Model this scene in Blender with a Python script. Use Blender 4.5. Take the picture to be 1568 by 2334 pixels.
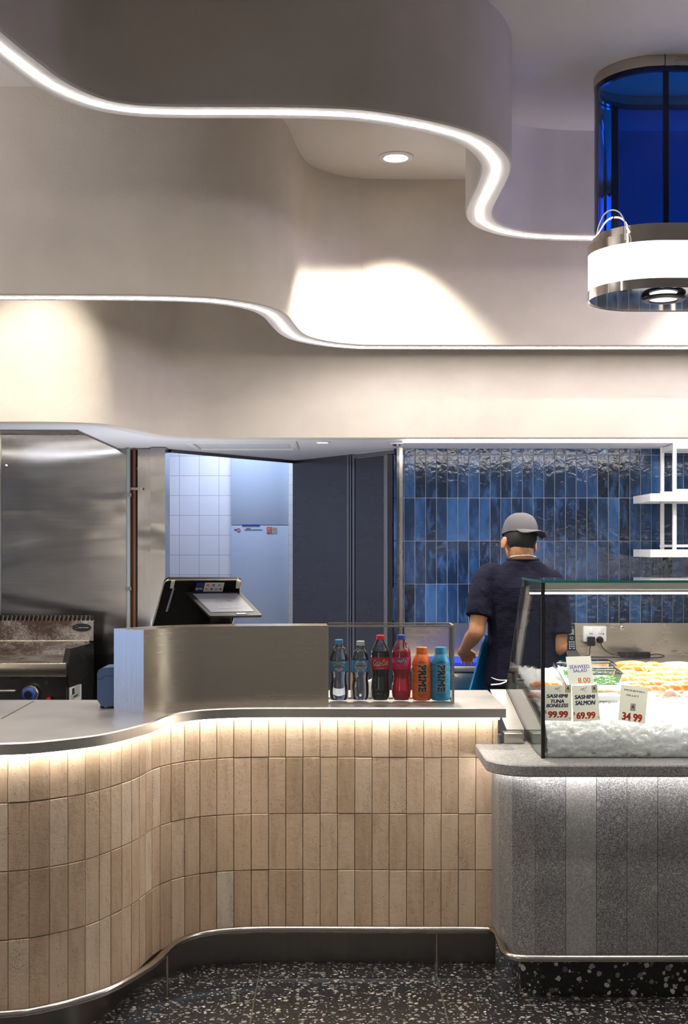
import bpy, math, random
from mathutils import Vector, Matrix, noise
random.seed(7)
SC = bpy.context.scene
COL = SC.collection
for o in list(bpy.data.objects): bpy.data.objects.remove(o)

# ------------------------------------------------------------------ camera, world, lights
F = 2800.0; EYE = 1.55; VX, VY = 770.0, 1250.0
cam = bpy.data.cameras.new('camera'); camo = bpy.data.objects.new('camera', cam); COL.objects.link(camo)
camo.location = (0, 0, EYE); camo.rotation_euler = (math.pi/2, 0, 0)
cam.sensor_fit = 'VERTICAL'; cam.sensor_height = 36.0; cam.lens = 36.0*F/2334
cam.shift_x = (784-VX)/2334; cam.shift_y = (VY-1167)/2334
cam.clip_start = .05
SC.camera = camo
SC.view_settings.view_transform = 'Standard'; SC.view_settings.look = 'None'
SC.cycles.use_denoising = True; SC.cycles.transparent_max_bounces = 24; SC.cycles.max_bounces = 10; SC.cycles.sample_clamp_indirect = 6
SC.view_settings.exposure = 0.45; SC.view_settings.gamma = 1.0
w = bpy.data.worlds.new('world'); SC.world = w; w.use_nodes = True
bg = w.node_tree.nodes['Background']; bg.inputs[0].default_value = (.97, .93, .90, 1); bg.inputs[1].default_value = .15

LED_UP = 66.0        # strips of the plaster bands
LED_CNT = 17.0       # strip under the worktop
LED_LEDGE = 20.0
LED_CASE = 85.0
LED_KIT = 22.0
WARM = (1.0, .93, .84)
ZC = 3.444; ZS = 2.154

def lamp(name, kind, loc, power, color=(1,1,1), size=.1, sizey=None, rot=(0,0,0), spot=None, blend=.3):
    l = bpy.data.lights.new(name, kind); l.energy = power; l.color = color
    if kind == 'AREA':
        l.size = size
        if sizey: l.shape = 'RECTANGLE'; l.size_y = sizey
    else: l.shadow_soft_size = size
    if kind == 'SPOT': l.spot_size = math.radians(spot); l.spot_blend = blend
    o = bpy.data.objects.new(name, l); COL.objects.link(o); o.location = loc; o.rotation_euler = rot
    return o
# downlights recessed in the high ceiling
DL = [(.28, 5.94), (-1.40, 5.34), (2.12, 5.94)]
for (x, y), pw_ in zip(DL, (200, 120, 200)): lamp('downlight_lamp', 'SPOT', (x, y, ZC-.03), pw_, (1, .92, .78), .03, spot=86, blend=.42)
# unseen fill spots added over the customer side
for x in (-1.5, .0, 1.6): lamp('hall_fill', 'SPOT', (x, 3.1, ZC-.02), 52, (1, .93, .86), .08, spot=120, blend=1)
lamp('hall_fill', 'SPOT', (.5, 1.2, ZC-.02), 26, (1, .95, .92), .10, spot=140, blend=1)
# kitchen lamps (cool)
lamp('kitchen_lamp', 'AREA', (-.72, 8.75, 2.55), 12, (.60, .72, 1.0), .7)
lamp('kitchen_lamp', 'SPOT', (-.087, 6.93, ZS-.01), 60, (.85, .90, 1.0), .05, spot=140, blend=.6)
lamp('kitchen_lamp', 'AREA', (-1.7, 6.95, 2.2), 1.0, (.6, .74, 1.0), .6, .3)
lamp('soffit_fill', 'AREA', (-.95, 6.45, 1.0), 9, (.90, .93, 1.0), .5, rot=(math.radians(180), 0, 0))  # added upward lamp, hidden behind the screen, to brighten the soffit
lamp('lantern_lamp', 'SPOT', (1.31, 4.93, 2.52), 60, (1, .95, .9), .05, spot=95, blend=.4)
lamp('ceiling_fill', 'AREA', (3.3, 5.0, 2.8), 44, (.66, .60, 1.0), .5, rot=(math.radians(155), math.radians(-25), 0))  # added off-frame lamp, violet, to brighten the high ceiling on the right
lamp('ceiling_fill', 'AREA', (-2.6, 4.3, 2.75), 14, (1, .95, .92), .5, rot=(math.radians(160), math.radians(25), 0))  # added off-frame lamp to brighten the ceiling and middle band on the left
# added off-frame lamps, left and behind, for reflections in the steel
lamp('reflection_fill', 'AREA', (-4.2, 3.75, 1.4), 10, (.36, .56, 1.0), 1.6, 2.4, rot=(0, math.radians(-90), 0))
lamp('reflection_fill', 'AREA', (-2.2, -.6, 1.7), 7, (1, .90, .76), .35, 2.2, rot=(math.radians(90), 0, 0))

# ------------------------------------------------------------------ materials
class G:
    def __init__(s, name):
        s.m = bpy.data.materials.new(name); s.m.use_nodes = True; s.t = s.m.node_tree; s.t.nodes.clear()
        s.out = s.t.nodes.new('ShaderNodeOutputMaterial')
    def n(s, typ, ins=None, **kw):
        d = s.t.nodes.new('ShaderNode'+typ)
        for k, v in kw.items(): setattr(d, k, v)
        for k, v in (ins or {}).items(): s.put(d.inputs[k], v)
        return d
    def put(s, sock, v):
        if isinstance(v, bpy.types.NodeSocket): s.t.links.new(v, sock)
        elif isinstance(v, tuple) and len(v) == 3 and sock.type == 'RGBA': sock.default_value = v+(1,)
        else: sock.default_value = v
    def math(s, op, a, b=0.0, c=0.0, clamp=False):
        d = s.t.nodes.new('ShaderNodeMath'); d.operation = op; d.use_clamp = clamp
        s.put(d.inputs[0], a); s.put(d.inputs[1], b); s.put(d.inputs[2], c); return d.outputs[0]
    def mix(s, f, a, b, mode='MIX'):
        d = s.t.nodes.new('ShaderNodeMix'); d.data_type = 'RGBA'; d.blend_type = mode
        s.put(d.inputs[0], f); s.put(d.inputs[6], a); s.put(d.inputs[7], b); return d.outputs[2]
    def ramp(s, f, stops):
        d = s.t.nodes.new('ShaderNodeValToRGB'); s.put(d.inputs[0], f); e = d.color_ramp.elements
        while len(e) < len(stops): e.new(.5)
        for i, (p, c) in enumerate(stops): e[i].position = p; e[i].color = c+(1,) if len(c) == 3 else c
        return d.outputs[0]
    def rng(s, f, a, b, c=0.0, d=1.0):
        q = s.t.nodes.new('ShaderNodeMapRange'); s.put(q.inputs[0], f)
        for i, v in enumerate((a, b, c, d)): q.inputs[i+1].default_value = v
        return q.outputs[0]
    def co(s, kind='Object', scale=(1,1,1)):
        t = s.n('TexCoord'); m = s.n('Mapping', {'Vector': t.outputs[kind]}); m.inputs['Scale'].default_value = scale
        return m.outputs[0]
    def noise(s, v, sc, det=3, rough=.5, dist=0.0):
        return s.n('TexNoise', {'Vector': v, 'Scale': sc, 'Detail': det, 'Roughness': rough, 'Distortion': dist}).outputs[0]
    def bump(s, h, st, dist=.01, nrm=None):
        ins = {'Height': h, 'Strength': st, 'Distance': dist}
        if nrm: ins['Normal'] = nrm
        return s.n('Bump', ins).outputs[0]
    def pb(s, **k):
        d = s.n('BsdfPrincipled'); names = {'col': 'Base Color', 'rough': 'Roughness', 'metal': 'Metallic', 'normal': 'Normal', 'trans': 'Transmission Weight', 'ior': 'IOR', 'coat': 'Coat Weight', 'coatr': 'Coat Roughness', 'alpha': 'Alpha', 'sss': 'Subsurface Weight', 'spec': 'Specular IOR Level', 'aniso': 'Anisotropic', 'emis': 'Emission Color', 'est': 'Emission Strength'}
        for a, v in k.items(): s.put(d.inputs[names[a]], v)
        s.t.links.new(d.outputs[0], s.out.inputs[0]); return d
    def attr(s, nm): return s.n('Attribute', attribute_name=nm).outputs[0]

def simple(name, col, rough=.5, metal=0, **k):
    g = G(name)
    c = g.co(); nz = g.noise(c, 40, 2)
    cc = g.mix(g.math('MULTIPLY', nz, .18), col, tuple(x*.7 for x in col))
    g.pb(col=cc, rough=rough, metal=metal, **k); return g.m
def emis(name, col, st):
    g = G(name); e = g.n('Emission', {'Color': col, 'Strength': st}); g.t.links.new(e.outputs[0], g.out.inputs[0]); return g.m
def thin_glass(name, col=(1,1,1), refl=.5, rough=0.0):
    g = G(name); tr = g.n('BsdfTransparent', {'Color': col}); gl = g.n('BsdfGlossy', {'Roughness': rough})
    fr = g.n('Fresnel', {'IOR': 1.45}); f = g.math('MULTIPLY', fr.outputs[0], refl)
    mx = g.n('MixShader', {0: f, 1: tr.outputs[0], 2: gl.outputs[0]}); g.t.links.new(mx.outputs[0], g.out.inputs[0]); return g.m

def m_plaster():
    g = G('plaster'); c = g.co(); a = g.noise(c, 1.7, 4, .55); b = g.noise(c, 9, 3); d = g.noise(c, 190, 3, .7)
    col = g.ramp(a, [(.3, (.50, .455, .405)), (.55, (.57, .52, .465)), (.75, (.62, .565, .505))])
    col = g.mix(g.rng(b, .35, .7, 0, .14), col, (.40, .36, .32))
    col = g.mix(g.rng(d, .3, .75, 0, .16), col, (.34, .31, .28))
    n = g.bump(d, .42, .003); n = g.bump(b, .12, .01, n)
    g.pb(col=col, rough=.85, normal=n, spec=.25); return g.m
def m_steel(name, col=(.60,.53,.44), rough=.26, brush=(4, 4, 260), wave=0.0, br=0.0):
    g = G(name); c = g.co('Object', brush); a = g.noise(c, 1.0, 3, .6)
    c2 = g.co(); b = g.noise(c2, 3.0, 3)
    r = g.math('ADD', g.math('MULTIPLY', a, .06), rough-.03); r = g.math('ADD', r, g.rng(b, .3, .7, -.04, .05))
    n = g.bump(a, br*4, .0004) if br else None
    if wave: 
        wv = g.noise(g.co('Object', (.7, .7, 2.6)), 1.0, 2.2, .45, .4); n = g.bump(wv, wave, .1, n)
    cc = g.mix(g.rng(a, .2, .8), tuple(x*.90 for x in col), col)
    g.pb(col=cc, rough=r, metal=1, **({'normal': n} if n else {})); return g.m
def m_travertine():
    g = G('travertine'); u = g.n('UVMap').outputs[0]; m = g.n('Mapping', {'Vector': u}); m.inputs['Scale'].default_value = (1, .22, 1); v = m.outputs[0]
    t = g.attr('tint'); sp = g.n('SeparateColor', {'Color': t})
    m2 = g.n('Mapping', {'Vector': u}); m2.inputs['Scale'].default_value = (1, .55, 1); v2 = m2.outputs[0]
    vein = g.noise(v, 26, 4, .6, .6); fine = g.noise(u, 300, 3, .7)
    base = g.ramp(sp.outputs[0], [(0, (.41, .29, .19)), (.5, (.55, .405, .28)), (.93, (.63, .495, .365)), (1, (.60, .52, .41))])
    col = g.mix(g.rng(vein, .5, .75, 0, .5), base, (.31, .215, .145))
    col = g.mix(g.rng(vein, .45, .25, 0, .35), col, (.64, .54, .43))
    vo = g.n('TexVoronoi', {'Vector': v2, 'Scale': 400.0, 'Randomness': 1.0})
    msk = g.noise(v, 17, 2, .5)
    dist = g.math('ADD', vo.outputs['Distance'], g.math('MULTIPLY', g.math('SUBTRACT', g.noise(u, 700, 2), .5), .4))
    thr = g.math('MULTIPLY', g.rng(msk, .40, .74, .10, .36), g.rng(sp.outputs[1], 0, 1, .6, 1.15))
    pore = g.math('LESS_THAN', dist, thr)
    vo2 = g.n('TexVoronoi', {'Vector': v2, 'Scale': 150.0}); q3 = g.n('SeparateColor', {'Color': vo2.outputs['Color']})
    hole = g.math('MULTIPLY', g.math('LESS_THAN', g.math('ADD', vo2.outputs['Distance'], g.math('MULTIPLY', g.noise(u, 500, 2), .2)), .30), g.math('LESS_THAN', q3.outputs[0], .16))
    pore = g.math('MAXIMUM', pore, hole)
    col = g.mix(g.math('MULTIPLY', pore, .68), col, (.13, .08, .05))
    col = g.mix(g.rng(fine, .5, .9, 0, .3), col, (.33, .25, .18))
    h = g.math('SUBTRACT', g.math('MULTIPLY', fine, .35), pore)
    g.pb(col=col, rough=.8, normal=g.bump(g.noise(u, 55, 3, .6), .35, .006, g.bump(h, .7, .003)), spec=.25); return g.m
def terrazzo(name, grout=True, sc=47.0, big=.0, base=(.020,.019,.019), rough=.28):
    g = G(name); c = g.co('Object'); d = g.noise(c, 90, 2)
    vm = g.n('VectorMath', operation='ADD'); g.put(vm.inputs[0], c)
    nn = g.n('TexNoise', {'Vector': c, 'Scale': 70.0, 'Detail': 1.0}); sub = g.n('VectorMath', operation='SCALE'); g.put(sub.inputs[0], nn.outputs[1]); sub.inputs[3].default_value = .012; g.put(vm.inputs[1], sub.outputs[0])
    col = g.mix(g.rng(d, .35, .7), base, tuple(x*2.2 for x in base))
    for s_, lo, hi, frac in ((sc, .22, .46, .60), (sc*2.0, .2, .40, .34)):
        v = g.n('TexVoronoi', {'Vector': vm.outputs[0], 'Scale': s_}); q = g.n('SeparateColor', {'Color': v.outputs['Color']})
        thr = g.math('MULTIPLY', g.rng(q.outputs[0], 0, 1, lo, hi), g.math('LESS_THAN', q.outputs[1], frac))
        msk = g.math('LESS_THAN', v.outputs['Distance'], thr)
        cc = g.ramp(q.outputs[2], [(0, (.10, .09, .085)), (.35, (.30, .27, .24)), (.7, (.66, .62, .56)), (1, (.85, .82, .76))])
        col = g.mix(msk, col, cc)
    if grout:
        sep = g.n('SeparateXYZ', {'Vector': c})
        for i, off in ((0, .36), (1, 4.42)):
            fr = g.math('FRACT', g.math('ADD', g.math('DIVIDE', g.math('SUBTRACT', sep.outputs[i], off), .647), 20.0))
            e = g.math('MINIMUM', fr, g.math('SUBTRACT', 1.0, fr)); col = g.mix(g.math('LESS_THAN', e, .0034), col, (.13, .115, .10))
    g.pb(col=col, rough=rough, normal=g.bump(d, .04, .001)); return g.m
def m_granite(name, k=1.0):
    g = G(name); c = g.co(); t = g.attr('tint'); sp = g.n('SeparateColor', {'Color': t})
    a = g.noise(c, 430, 3, .75); b = g.noise(c, 5.0, 4, .6, .8); vo = g.n('TexVoronoi', {'Vector': c, 'Scale': 330.0}); q = g.n('SeparateColor', {'Color': vo.outputs['Color']})
    col = g.ramp(a, [(.34, (.045*k, .043*k, .046*k)), (.5, (.17*k, .165*k, .165*k)), (.64, (.42*k, .41*k, .40*k))])
    col = g.mix(g.math('MULTIPLY', g.math('LESS_THAN', q.outputs[0], .22), .55), col, (.50*k, .49*k, .47*k))
    col = g.mix(g.math('MULTIPLY', g.math('GREATER_THAN', q.outputs[0], .86), .6), col, (.035, .035, .04))
    col = g.mix(g.rng(b, .35, .65, .38, 0), col, (.07*k, .068*k, .075*k))
    vb = g.n('TexVoronoi', {'Vector': c, 'Scale': 16.0}); q2 = g.n('SeparateColor', {'Color': vb.outputs['Color']})
    blob = g.math('MULTIPLY', g.math('LESS_THAN', vb.outputs['Distance'], g.rng(a, .3, .7, .08, .30)), g.math('LESS_THAN', q2.outputs[0], .3))
    col = g.mix(g.math('MULTIPLY', blob, .5), col, (.42*k, .40*k, .38*k))
    col = g.mix(g.rng(sp.outputs[0], 0, 1, 0, .36), col, (.44*k, .42*k, .39*k))
    g.pb(col=col, rough=.55, normal=g.bump(a, .15, .001)); return g.m
def m_bluetile():
    g = G('blue_glaze'); u = g.n('UVMap').outputs[0]; t = g.attr('tint'); sp = g.n('SeparateColor', {'Color': t})
    m = g.n('Mapping', {'Vector': u}); m.inputs['Scale'].default_value = (1, .3, 1)
    a = g.noise(m.outputs[0], 22, 4, .6, .5); f = g.noise(u, 420, 2, .7); rip = g.noise(u, 26, 3, .5, .4)
    base = g.ramp(sp.outputs[0], [(0, (.005, .010, .024)), (.45, (.009, .024, .062)), (.8, (.017, .052, .14)), (1, (.03, .095, .24))])
    col = g.mix(g.rng(a, .50, .75, 0, .65), base, (.055, .15, .36))
    col = g.mix(g.rng(a, .48, .28, 0, .6), col, (.006, .012, .028))
    edge = g.rng(sp.outputs[2], 0, 1, 0, 1)
    col = g.mix(g.rng(f, .55, .75, 0, .35), col, (.09, .17, .33))
    n = g.bump(rip, .5, .006); n = g.bump(f, .05, .001, n)
    g.pb(col=col, rough=.16, normal=n, spec=.6); return g.m
def m_whitetile():
    g = G('white_wall_tile'); c = g.co(); br = g.n('TexBrick', {'Vector': g.n('Mapping', {'Vector': c, 'Rotation': (math.pi/2, 0, 0)}).outputs[0], 'Scale': 1.0, 'Color1': (.88, .87, .90), 'Color2': (.84, .83, .88), 'Mortar': (.50, .50, .54), 'Mortar Size': .0022, 'Brick Width': .15, 'Row Height': .15}, offset=0.0)
    g.pb(col=br.outputs[0], rough=.2, normal=g.bump(g.noise(c, 6, 2), .12, .02)); return g.m
def m_fish(name, c1, c2, c3, sc=60):
    g = G(name); c = g.co(); w_ = g.n('TexWave', {'Vector': c, 'Scale': sc/6.0, 'Distortion': 3.0, 'Detail': 2.0, 'Detail Scale': 1.0}, wave_type='BANDS', bands_direction='DIAGONAL')
    a = g.noise(c, 14, 3); col = g.mix(g.rng(w_.outputs[1], .78, .96), c1, c3); col = g.mix(g.rng(a, .4, .7), col, g.mix(.5, col, c2))
    g.pb(col=col, rough=.28, sss=.12, normal=g.bump(w_.outputs[1], .15, .002)); return g.m
def m_stained():
    g = G('stained_steel'); c = g.co(); a = g.noise(c, 4, 4, .7); b = g.noise(c, 110, 3, .8)
    s_ = g.math('ADD', g.math('MULTIPLY', a, .75), g.math('MULTIPLY', b, .45)); f = g.rng(s_, .43, .64)
    col = g.mix(f, (.62, .57, .50), (.055, .03, .018)); col = g.mix(g.rng(b, .5, .75, 0, .4), col, (.33, .17, .07))
    g.pb(col=col, rough=.45, metal=g.rng(f, 0, 1, .75, .1), normal=g.bump(b, .15, .002)); return g.m
def m_shirt():
    g = G('navy_knit'); c = g.co(); w_ = g.n('TexWave', {'Vector': c, 'Scale': 38.0, 'Distortion': .6}, wave_type='BANDS', bands_direction='Z'); a = g.noise(c, 7, 3)
    col = g.mix(g.rng(w_.outputs[1], .2, .9), (.007, .007, .016), (.012, .012, .026))
    n = g.bump(w_.outputs[1], .22, .002); n = g.bump(a, .9, .04, n)
    g.pb(col=col, rough=.95, normal=n, spec=.12); return g.m

M = {}
M['plaster'] = m_plaster()
M['ribbon'] = simple('band_edge_paint', (.74, .71, .71), .6)
M['ceil'] = simple('ceiling_paint', (.62, .575, .545), .8)
M['soffit'] = simple('soffit_paint', (.84, .83, .86), .7)
M['steel'] = m_steel('brushed_steel')
M['steel_v'] = m_steel('brushed_steel_upright', (.55,.50,.44), .27, (90, 90, 3), .0, 0.0)
M['steel_wall'] = m_steel('steel_cladding', (.36,.345,.34), .20, (3, 3, 120), .4, .008)
M['steel_dark'] = m_steel('dark_steel', (.17,.165,.17), .25, (3, 3, 60), .15, .003)
M['kick'] = m_steel('kick_steel', (.24,.225,.215), .33, (120, 120, 3), .0)
M['steel_top'] = m_steel('worktop_steel', (.66,.62,.57), .36, (6, 150, 6), .01)
M['chrome'] = simple('polished_metal', (.80,.76,.70), .05, 1)
M['rail'] = simple('rail_steel', (.52,.49,.45), .22, 1)
M['trav'] = m_travertine()
M['grout'] = simple('dark_joint', (.10,.075,.055), .9)
M['grout_b'] = simple('tile_grout', (.36,.40,.45), .8)
M['floor'] = terrazzo('terrazzo_floor')
M['terr_kick'] = terrazzo('terrazzo_kick', False, 42.0, base=(.010,.010,.010), rough=.3)
M['granite'] = m_granite('grey_granite', 1.0)
M['granite_top'] = m_granite('grey_granite_slab', 1.15)
M['btile'] = m_bluetile()
M['wtile'] = m_whitetile()
M['led'] = emis('led_upper', WARM, LED_UP)
M['led_c'] = emis('led_counter', (1, .94, .85), LED_CNT)
M['led_l'] = emis('led_ledge', (1, .97, .95), LED_LEDGE)
M['led_case'] = emis('led_case', (1, .97, .92), LED_CASE)
M['led_k'] = emis('led_kitchen', (1, .97, .92), LED_KIT); M['led_h'] = emis('led_hood', (1, .97, .92), 7)
M['lampglow'] = emis('lamp_glow', (1, .95, .86), 9)
M['drum'] = emis('drum_glow', (.93, .98, 1.0), 1.35)
M['drumlamp'] = emis('drum_lamp_glow', (.75, .85, 1), 2.2)
M['blueglass'] = thin_glass('blue_glass', (.0, .22, .68), 1.0)
M['glass'] = thin_glass('clear_glass', (.985, .995, .99), .8)
M['glass_edge'] = simple('glass_edge_green', (.02, .20, .18), .12)
M['frost'] = simple('frosted_green', (.52, .68, .61), .5)
M['pet'] = thin_glass('clear_plastic', (.93, .95, .97), 2.2, .03)
M['white'] = simple('white_paint', (.80, .80, .78), .45)
M['black'] = simple('black_plastic', (.010, .010, .012), .35, spec=.3)
M['shell'] = simple('black_shell', (.006, .006, .007), .45, spec=.08)
M['blackm'] = simple('black_matt', (.01, .01, .011), .7)
M['rubber'] = simple('dark_cable', (.014, .014, .015), .5)
M['door'] = simple('pale_blue_panel', (.48, .55, .66), .45)
M['copper'] = simple('rusty_pipe', (.19, .075, .035), .55, .5)
M['greypipe'] = simple('grey_pipe', (.32, .32, .30), .5)
M['stained'] = m_stained()
M['navyp'] = simple('navy_plastic', (.030, .070, .17), .4)
M['bluesteel'] = m_steel('end_panel_steel', (.62,.62,.64), .3, (120, 120, 4), 0, 0.0)
M['knobblue'] = simple('blue_knob', (.02, .06, .30), .35)
M['red'] = simple('red_plastic', (.55, .012, .02), .35)
M['cola'] = simple('cola_liquid', (.012, .005, .004), .12)
M['fantal'] = G('red_liquid'); M['fantal'].pb(col=(.85, .008, .06), rough=.1, trans=.5, ior=1.33, emis=(0,0,0)); M['fantal'] = M['fantal'].m
M['water'] = G('water'); M['water'].pb(col=(.93, .96, .98), rough=.02, trans=1.0, ior=1.18); M['water'] = M['water'].m
M['capblue'] = simple('sky_cap', (.05, .25, .50), .4)
M['capgrey'] = simple('pale_cap', (.42, .46, .50), .4)
M['capred'] = simple('red_cap', (.58, .015, .02), .4)
M['capnavy'] = simple('blue_cap', (.02, .05, .36), .4)
M['orange'] = simple('orange_sleeve', (.80, .15, .015), .32)
M['cyan'] = simple('sky_sleeve', (.012, .27, .55), .32)
M['lab_red'] = simple('red_label', (.50, .008, .02), .35)
M['lab_mag'] = simple('magenta_label', (.60, .008, .10), .35)
M['lab_wblue'] = simple('blue_label', (.06, .27, .55), .35)
M['lab_pale'] = simple('pale_label', (.62, .74, .78), .4)
M['lab_green'] = simple('green_label', (.07, .24, .05), .4)
M['ink'] = simple('black_ink', (.008, .008, .01), .5)
M['ink_navy'] = simple('navy_ink', (.012, .018, .14), .5)
M['ink_pur'] = simple('violet_ink', (.16, .13, .50), .5)
M['ink_red'] = simple('red_ink', (.90, .06, .03), .5)
M['ink_org'] = simple('orange_ink', (.82, .26, .02), .5)
M['ink_grey'] = simple('grey_ink', (.25, .26, .30), .5)
M['ink_blue'] = simple('blue_ink', (.02, .10, .50), .5)
M['ink_yel'] = simple('yellow_ink', (.80, .52, .02), .5)
M['ink_green'] = simple('green_ink', (.01, .07, .03), .5)
M['outline'] = simple('pale_outline', (.55, .50, .42), .5)
def card_mat(nm, col):
    g = G(nm); d = g.n('BsdfDiffuse', {'Color': col}); t_ = g.n('BsdfTranslucent', {'Color': col}); mx = g.n('MixShader', {0: .55, 1: d.outputs[0], 2: t_.outputs[0]}); g.t.links.new(mx.outputs[0], g.out.inputs[0]); return g.m
M['card'] = card_mat('card_white', (.82, .81, .75))
M['cardp'] = simple('card_bright', (.85, .85, .83), .6); M['cardt'] = card_mat('card_thin', (.90, .90, .87))
M['cork'] = simple('tan_wood', (.48, .25, .10), .6)
M['cutboard'] = simple('blue_board', (.01, .035, .55), .4)
M['skin'] = simple('skin', (.38, .18, .085), .5, sss=.1)
M['hair'] = simple('black_hair', (.008, .007, .007), .6)
M['cap'] = simple('grey_cloth', (.075, .07, .082), .9)
M['shirt'] = m_shirt()
M['pants'] = simple('black_cloth', (.008, .008, .010), .9)
M['apron'] = simple('blue_apron', (.006, .19, .46), .6)
M['cord'] = simple('pale_cord', (.70, .66, .58), .6)
g = G('ice'); c_ = g.co(); nz = g.noise(c_, 130, 3, .6); d_ = g.pb(col=g.mix(nz, (.90, .95, .94), (.97, .985, .98)), rough=.25, ior=1.31, sss=1.0, normal=g.bump(nz, .3, .003)); d_.inputs['Subsurface Radius'].default_value = (1, 1, 1); d_.inputs['Subsurface Scale'].default_value = .05; M['ice'] = g.m
M['salmon'] = m_fish('salmon_flesh', (.80, .20, .035), (.85, .30, .08), (.93, .55, .28), 90)
M['palefish'] = m_fish('pale_salmon', (.86, .40, .13), (.90, .52, .24), (.94, .72, .45), 110)
M['whitefish'] = m_fish('white_fish', (.80, .50, .30), (.82, .60, .42), (.85, .72, .58), 70)
M['darkfish'] = m_fish('tuna_flesh', (.36, .05, .03), (.28, .04, .03), (.45, .12, .08), 60)
M['seaweed'] = simple('seaweed', (.16, .42, .10), .6)
M['clearbox'] = thin_glass('clear_tub', (.86, .93, .90), 1.6, .08)
M['screen'] = simple('screen_grey', (.11, .115, .15), .3)
M['lcd'] = simple('lcd_green', (.16, .20, .15), .3)

# ------------------------------------------------------------------ mesh builder
ORG = {}
def V3(*a): return Vector(a)
class MB:
    def __init__(s): s.v = []; s.f = []; s.mi = []; s.uv = []; s.tint = []; s.sm = []; s.cuv = None; s.ct = (.5, .5, .5); s.smooth = True
    def add(s, vs, fs, mi=0, uvs=None):
        b = len(s.v); s.v += [Vector(p) for p in vs]
        for k, f in enumerate(fs):
            s.f.append([b+i for i in f]); s.mi.append(mi); s.tint.append(s.ct); s.sm.append(s.smooth)
            s.uv.append([uvs[i] for i in f] if uvs else None)
        return s
    def box(s, a, b, mi=0, m=None, bev=0.0):
        x0, y0, z0 = a; x1, y1, z1 = b
        if bev > 0:
            bev = min(bev, .45*min(x1-x0, y1-y0, z1-z0)); return s.rbox(a, b, bev, mi, m)
        vs = [V3(x, y, z) for x in (x0, x1) for y in (y0, y1) for z in (z0, z1)]
        if m: vs = [m @ p for p in vs]
        return s.add(vs, [(0,1,3,2), (4,6,7,5), (0,4,5,1), (2,3,7,6), (0,2,6,4), (1,5,7,3)], mi)
    def rbox(s, a, b, r, mi=0, m=None, n=2):
        x0, y0, z0 = a; x1, y1, z1 = b; rings = []
        prof = [(r*(1-math.cos(t)), r*(1-math.sin(t))) for t in [math.pi/2*i/n for i in range(n+1)]]
        prof = [(ins, dz) for ins, dz in prof]
        def ring(ins, z):
            out = []
            for cx, cy, a0 in ((x1-r, y1-r, 0), (x0+r, y1-r, 90), (x0+r, y0+r, 180), (x1-r, y0+r, 270)):
                for i in range(n+1):
                    t = math.radians(a0+90*i/n); q = r-ins; out.append(V3(cx+q*math.cos(t), cy+q*math.sin(t), z))
            return out
        for ins, dz in reversed(prof): rings.append(ring(ins, z0+dz))
        for ins, dz in prof: rings.append(ring(ins, z1-dz))
        return s.loft(rings, mi, m=m)
    def loft(s, rings, mi=0, closed=True, caps=True, m=None):
        n = len(rings[0]); vs = [Vector(p) for r in rings for p in r]
        if m: vs = [m @ p for p in vs]
        fs = []
        for i in range(len(rings)-1):
            for j in range(n if closed else n-1):
                k = (j+1) % n; fs.append((i*n+j, i*n+k, (i+1)*n+k, (i+1)*n+j))
        if caps and closed: fs.append(tuple(range(n-1, -1, -1))); fs.append(tuple((len(rings)-1)*n+j for j in range(n)))
        return s.add(vs, fs, mi)
    def lathe(s, prof, c=(0,0,0), n=32, mi=0, m=None, caps=False):
        rings = [[V3(c[0]+r*math.cos(2*math.pi*j/n), c[1]+r*math.sin(2*math.pi*j/n), c[2]+z) for j in range(n)] for r, z in prof]
        return s.loft(rings, mi, caps=caps, m=m)
    def cyl(s, c, r, h, n=24, mi=0, m=None, r2=None): return s.lathe([(r, 0), (r if r2 is None else r2, h)], c, n, mi, m, True)
    def tube(s, path, r, n=10, mi=0, closed=False, caps=True):
        P = [Vector(p) for p in path]; rings = []; L = len(P); up = None
        for i, p in enumerate(P):
            a = P[(i-1) % L] if (closed or i > 0) else p; b = P[(i+1) % L] if (closed or i < L-1) else p
            t = (b-a).normalized()
            if up is None:
                up = V3(0,0,1) if abs(t.z) < .9 else V3(0,1,0)
            u = t.cross(up).normalized(); w_ = u.cross(t).normalized(); up = w_
            rr = r[i] if isinstance(r, (list, tuple)) else r
            rings.append([p + (u*math.cos(2*math.pi*j/n) + w_*math.sin(2*math.pi*j/n))*rr for j in range(n)])
        if closed: rings.append(rings[0])
        return s.loft(rings, mi, caps=caps and not closed)
    def ell(s, c, r, n=20, k=12, mi=0, m=None, z0=-1, z1=1):
        rings = []
        for i in range(k+1):
            t = math.asin(z0)+(math.asin(z1)-math.asin(z0))*i/k; q = max(math.cos(t), .002)
            rings.append([V3(c[0]+r[0]*q*math.cos(2*math.pi*j/n), c[1]+r[1]*q*math.sin(2*math.pi*j/n), c[2]+r[2]*math.sin(t)) for j in range(n)])
        return s.loft(rings, mi, m=m)
    def prism(s, poly, z0, z1, mi=0):
        n = len(poly); vs = [V3(x, y, z0) for x, y in poly]+[V3(x, y, z1) for x, y in poly]
        return s.add(vs, [tuple(range(n-1, -1, -1)), tuple(range(n, 2*n))]+[(i, (i+1) % n, n+(i+1) % n, n+i) for i in range(n)], mi)
    def slab(s, quad, th, mi=0):   # polygon (3-D, planar) thickened along its normal
        q = [Vector(p) for p in quad]; nrm = (q[1]-q[0]).cross(q[2]-q[0]).normalized()*th; n = len(q)
        return s.add(q+[p-nrm for p in q], [tuple(range(n)), tuple(range(2*n-1, n-1, -1))]+[(i, n+i, n+(i+1) % n, (i+1) % n) for i in range(n)], mi)
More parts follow.
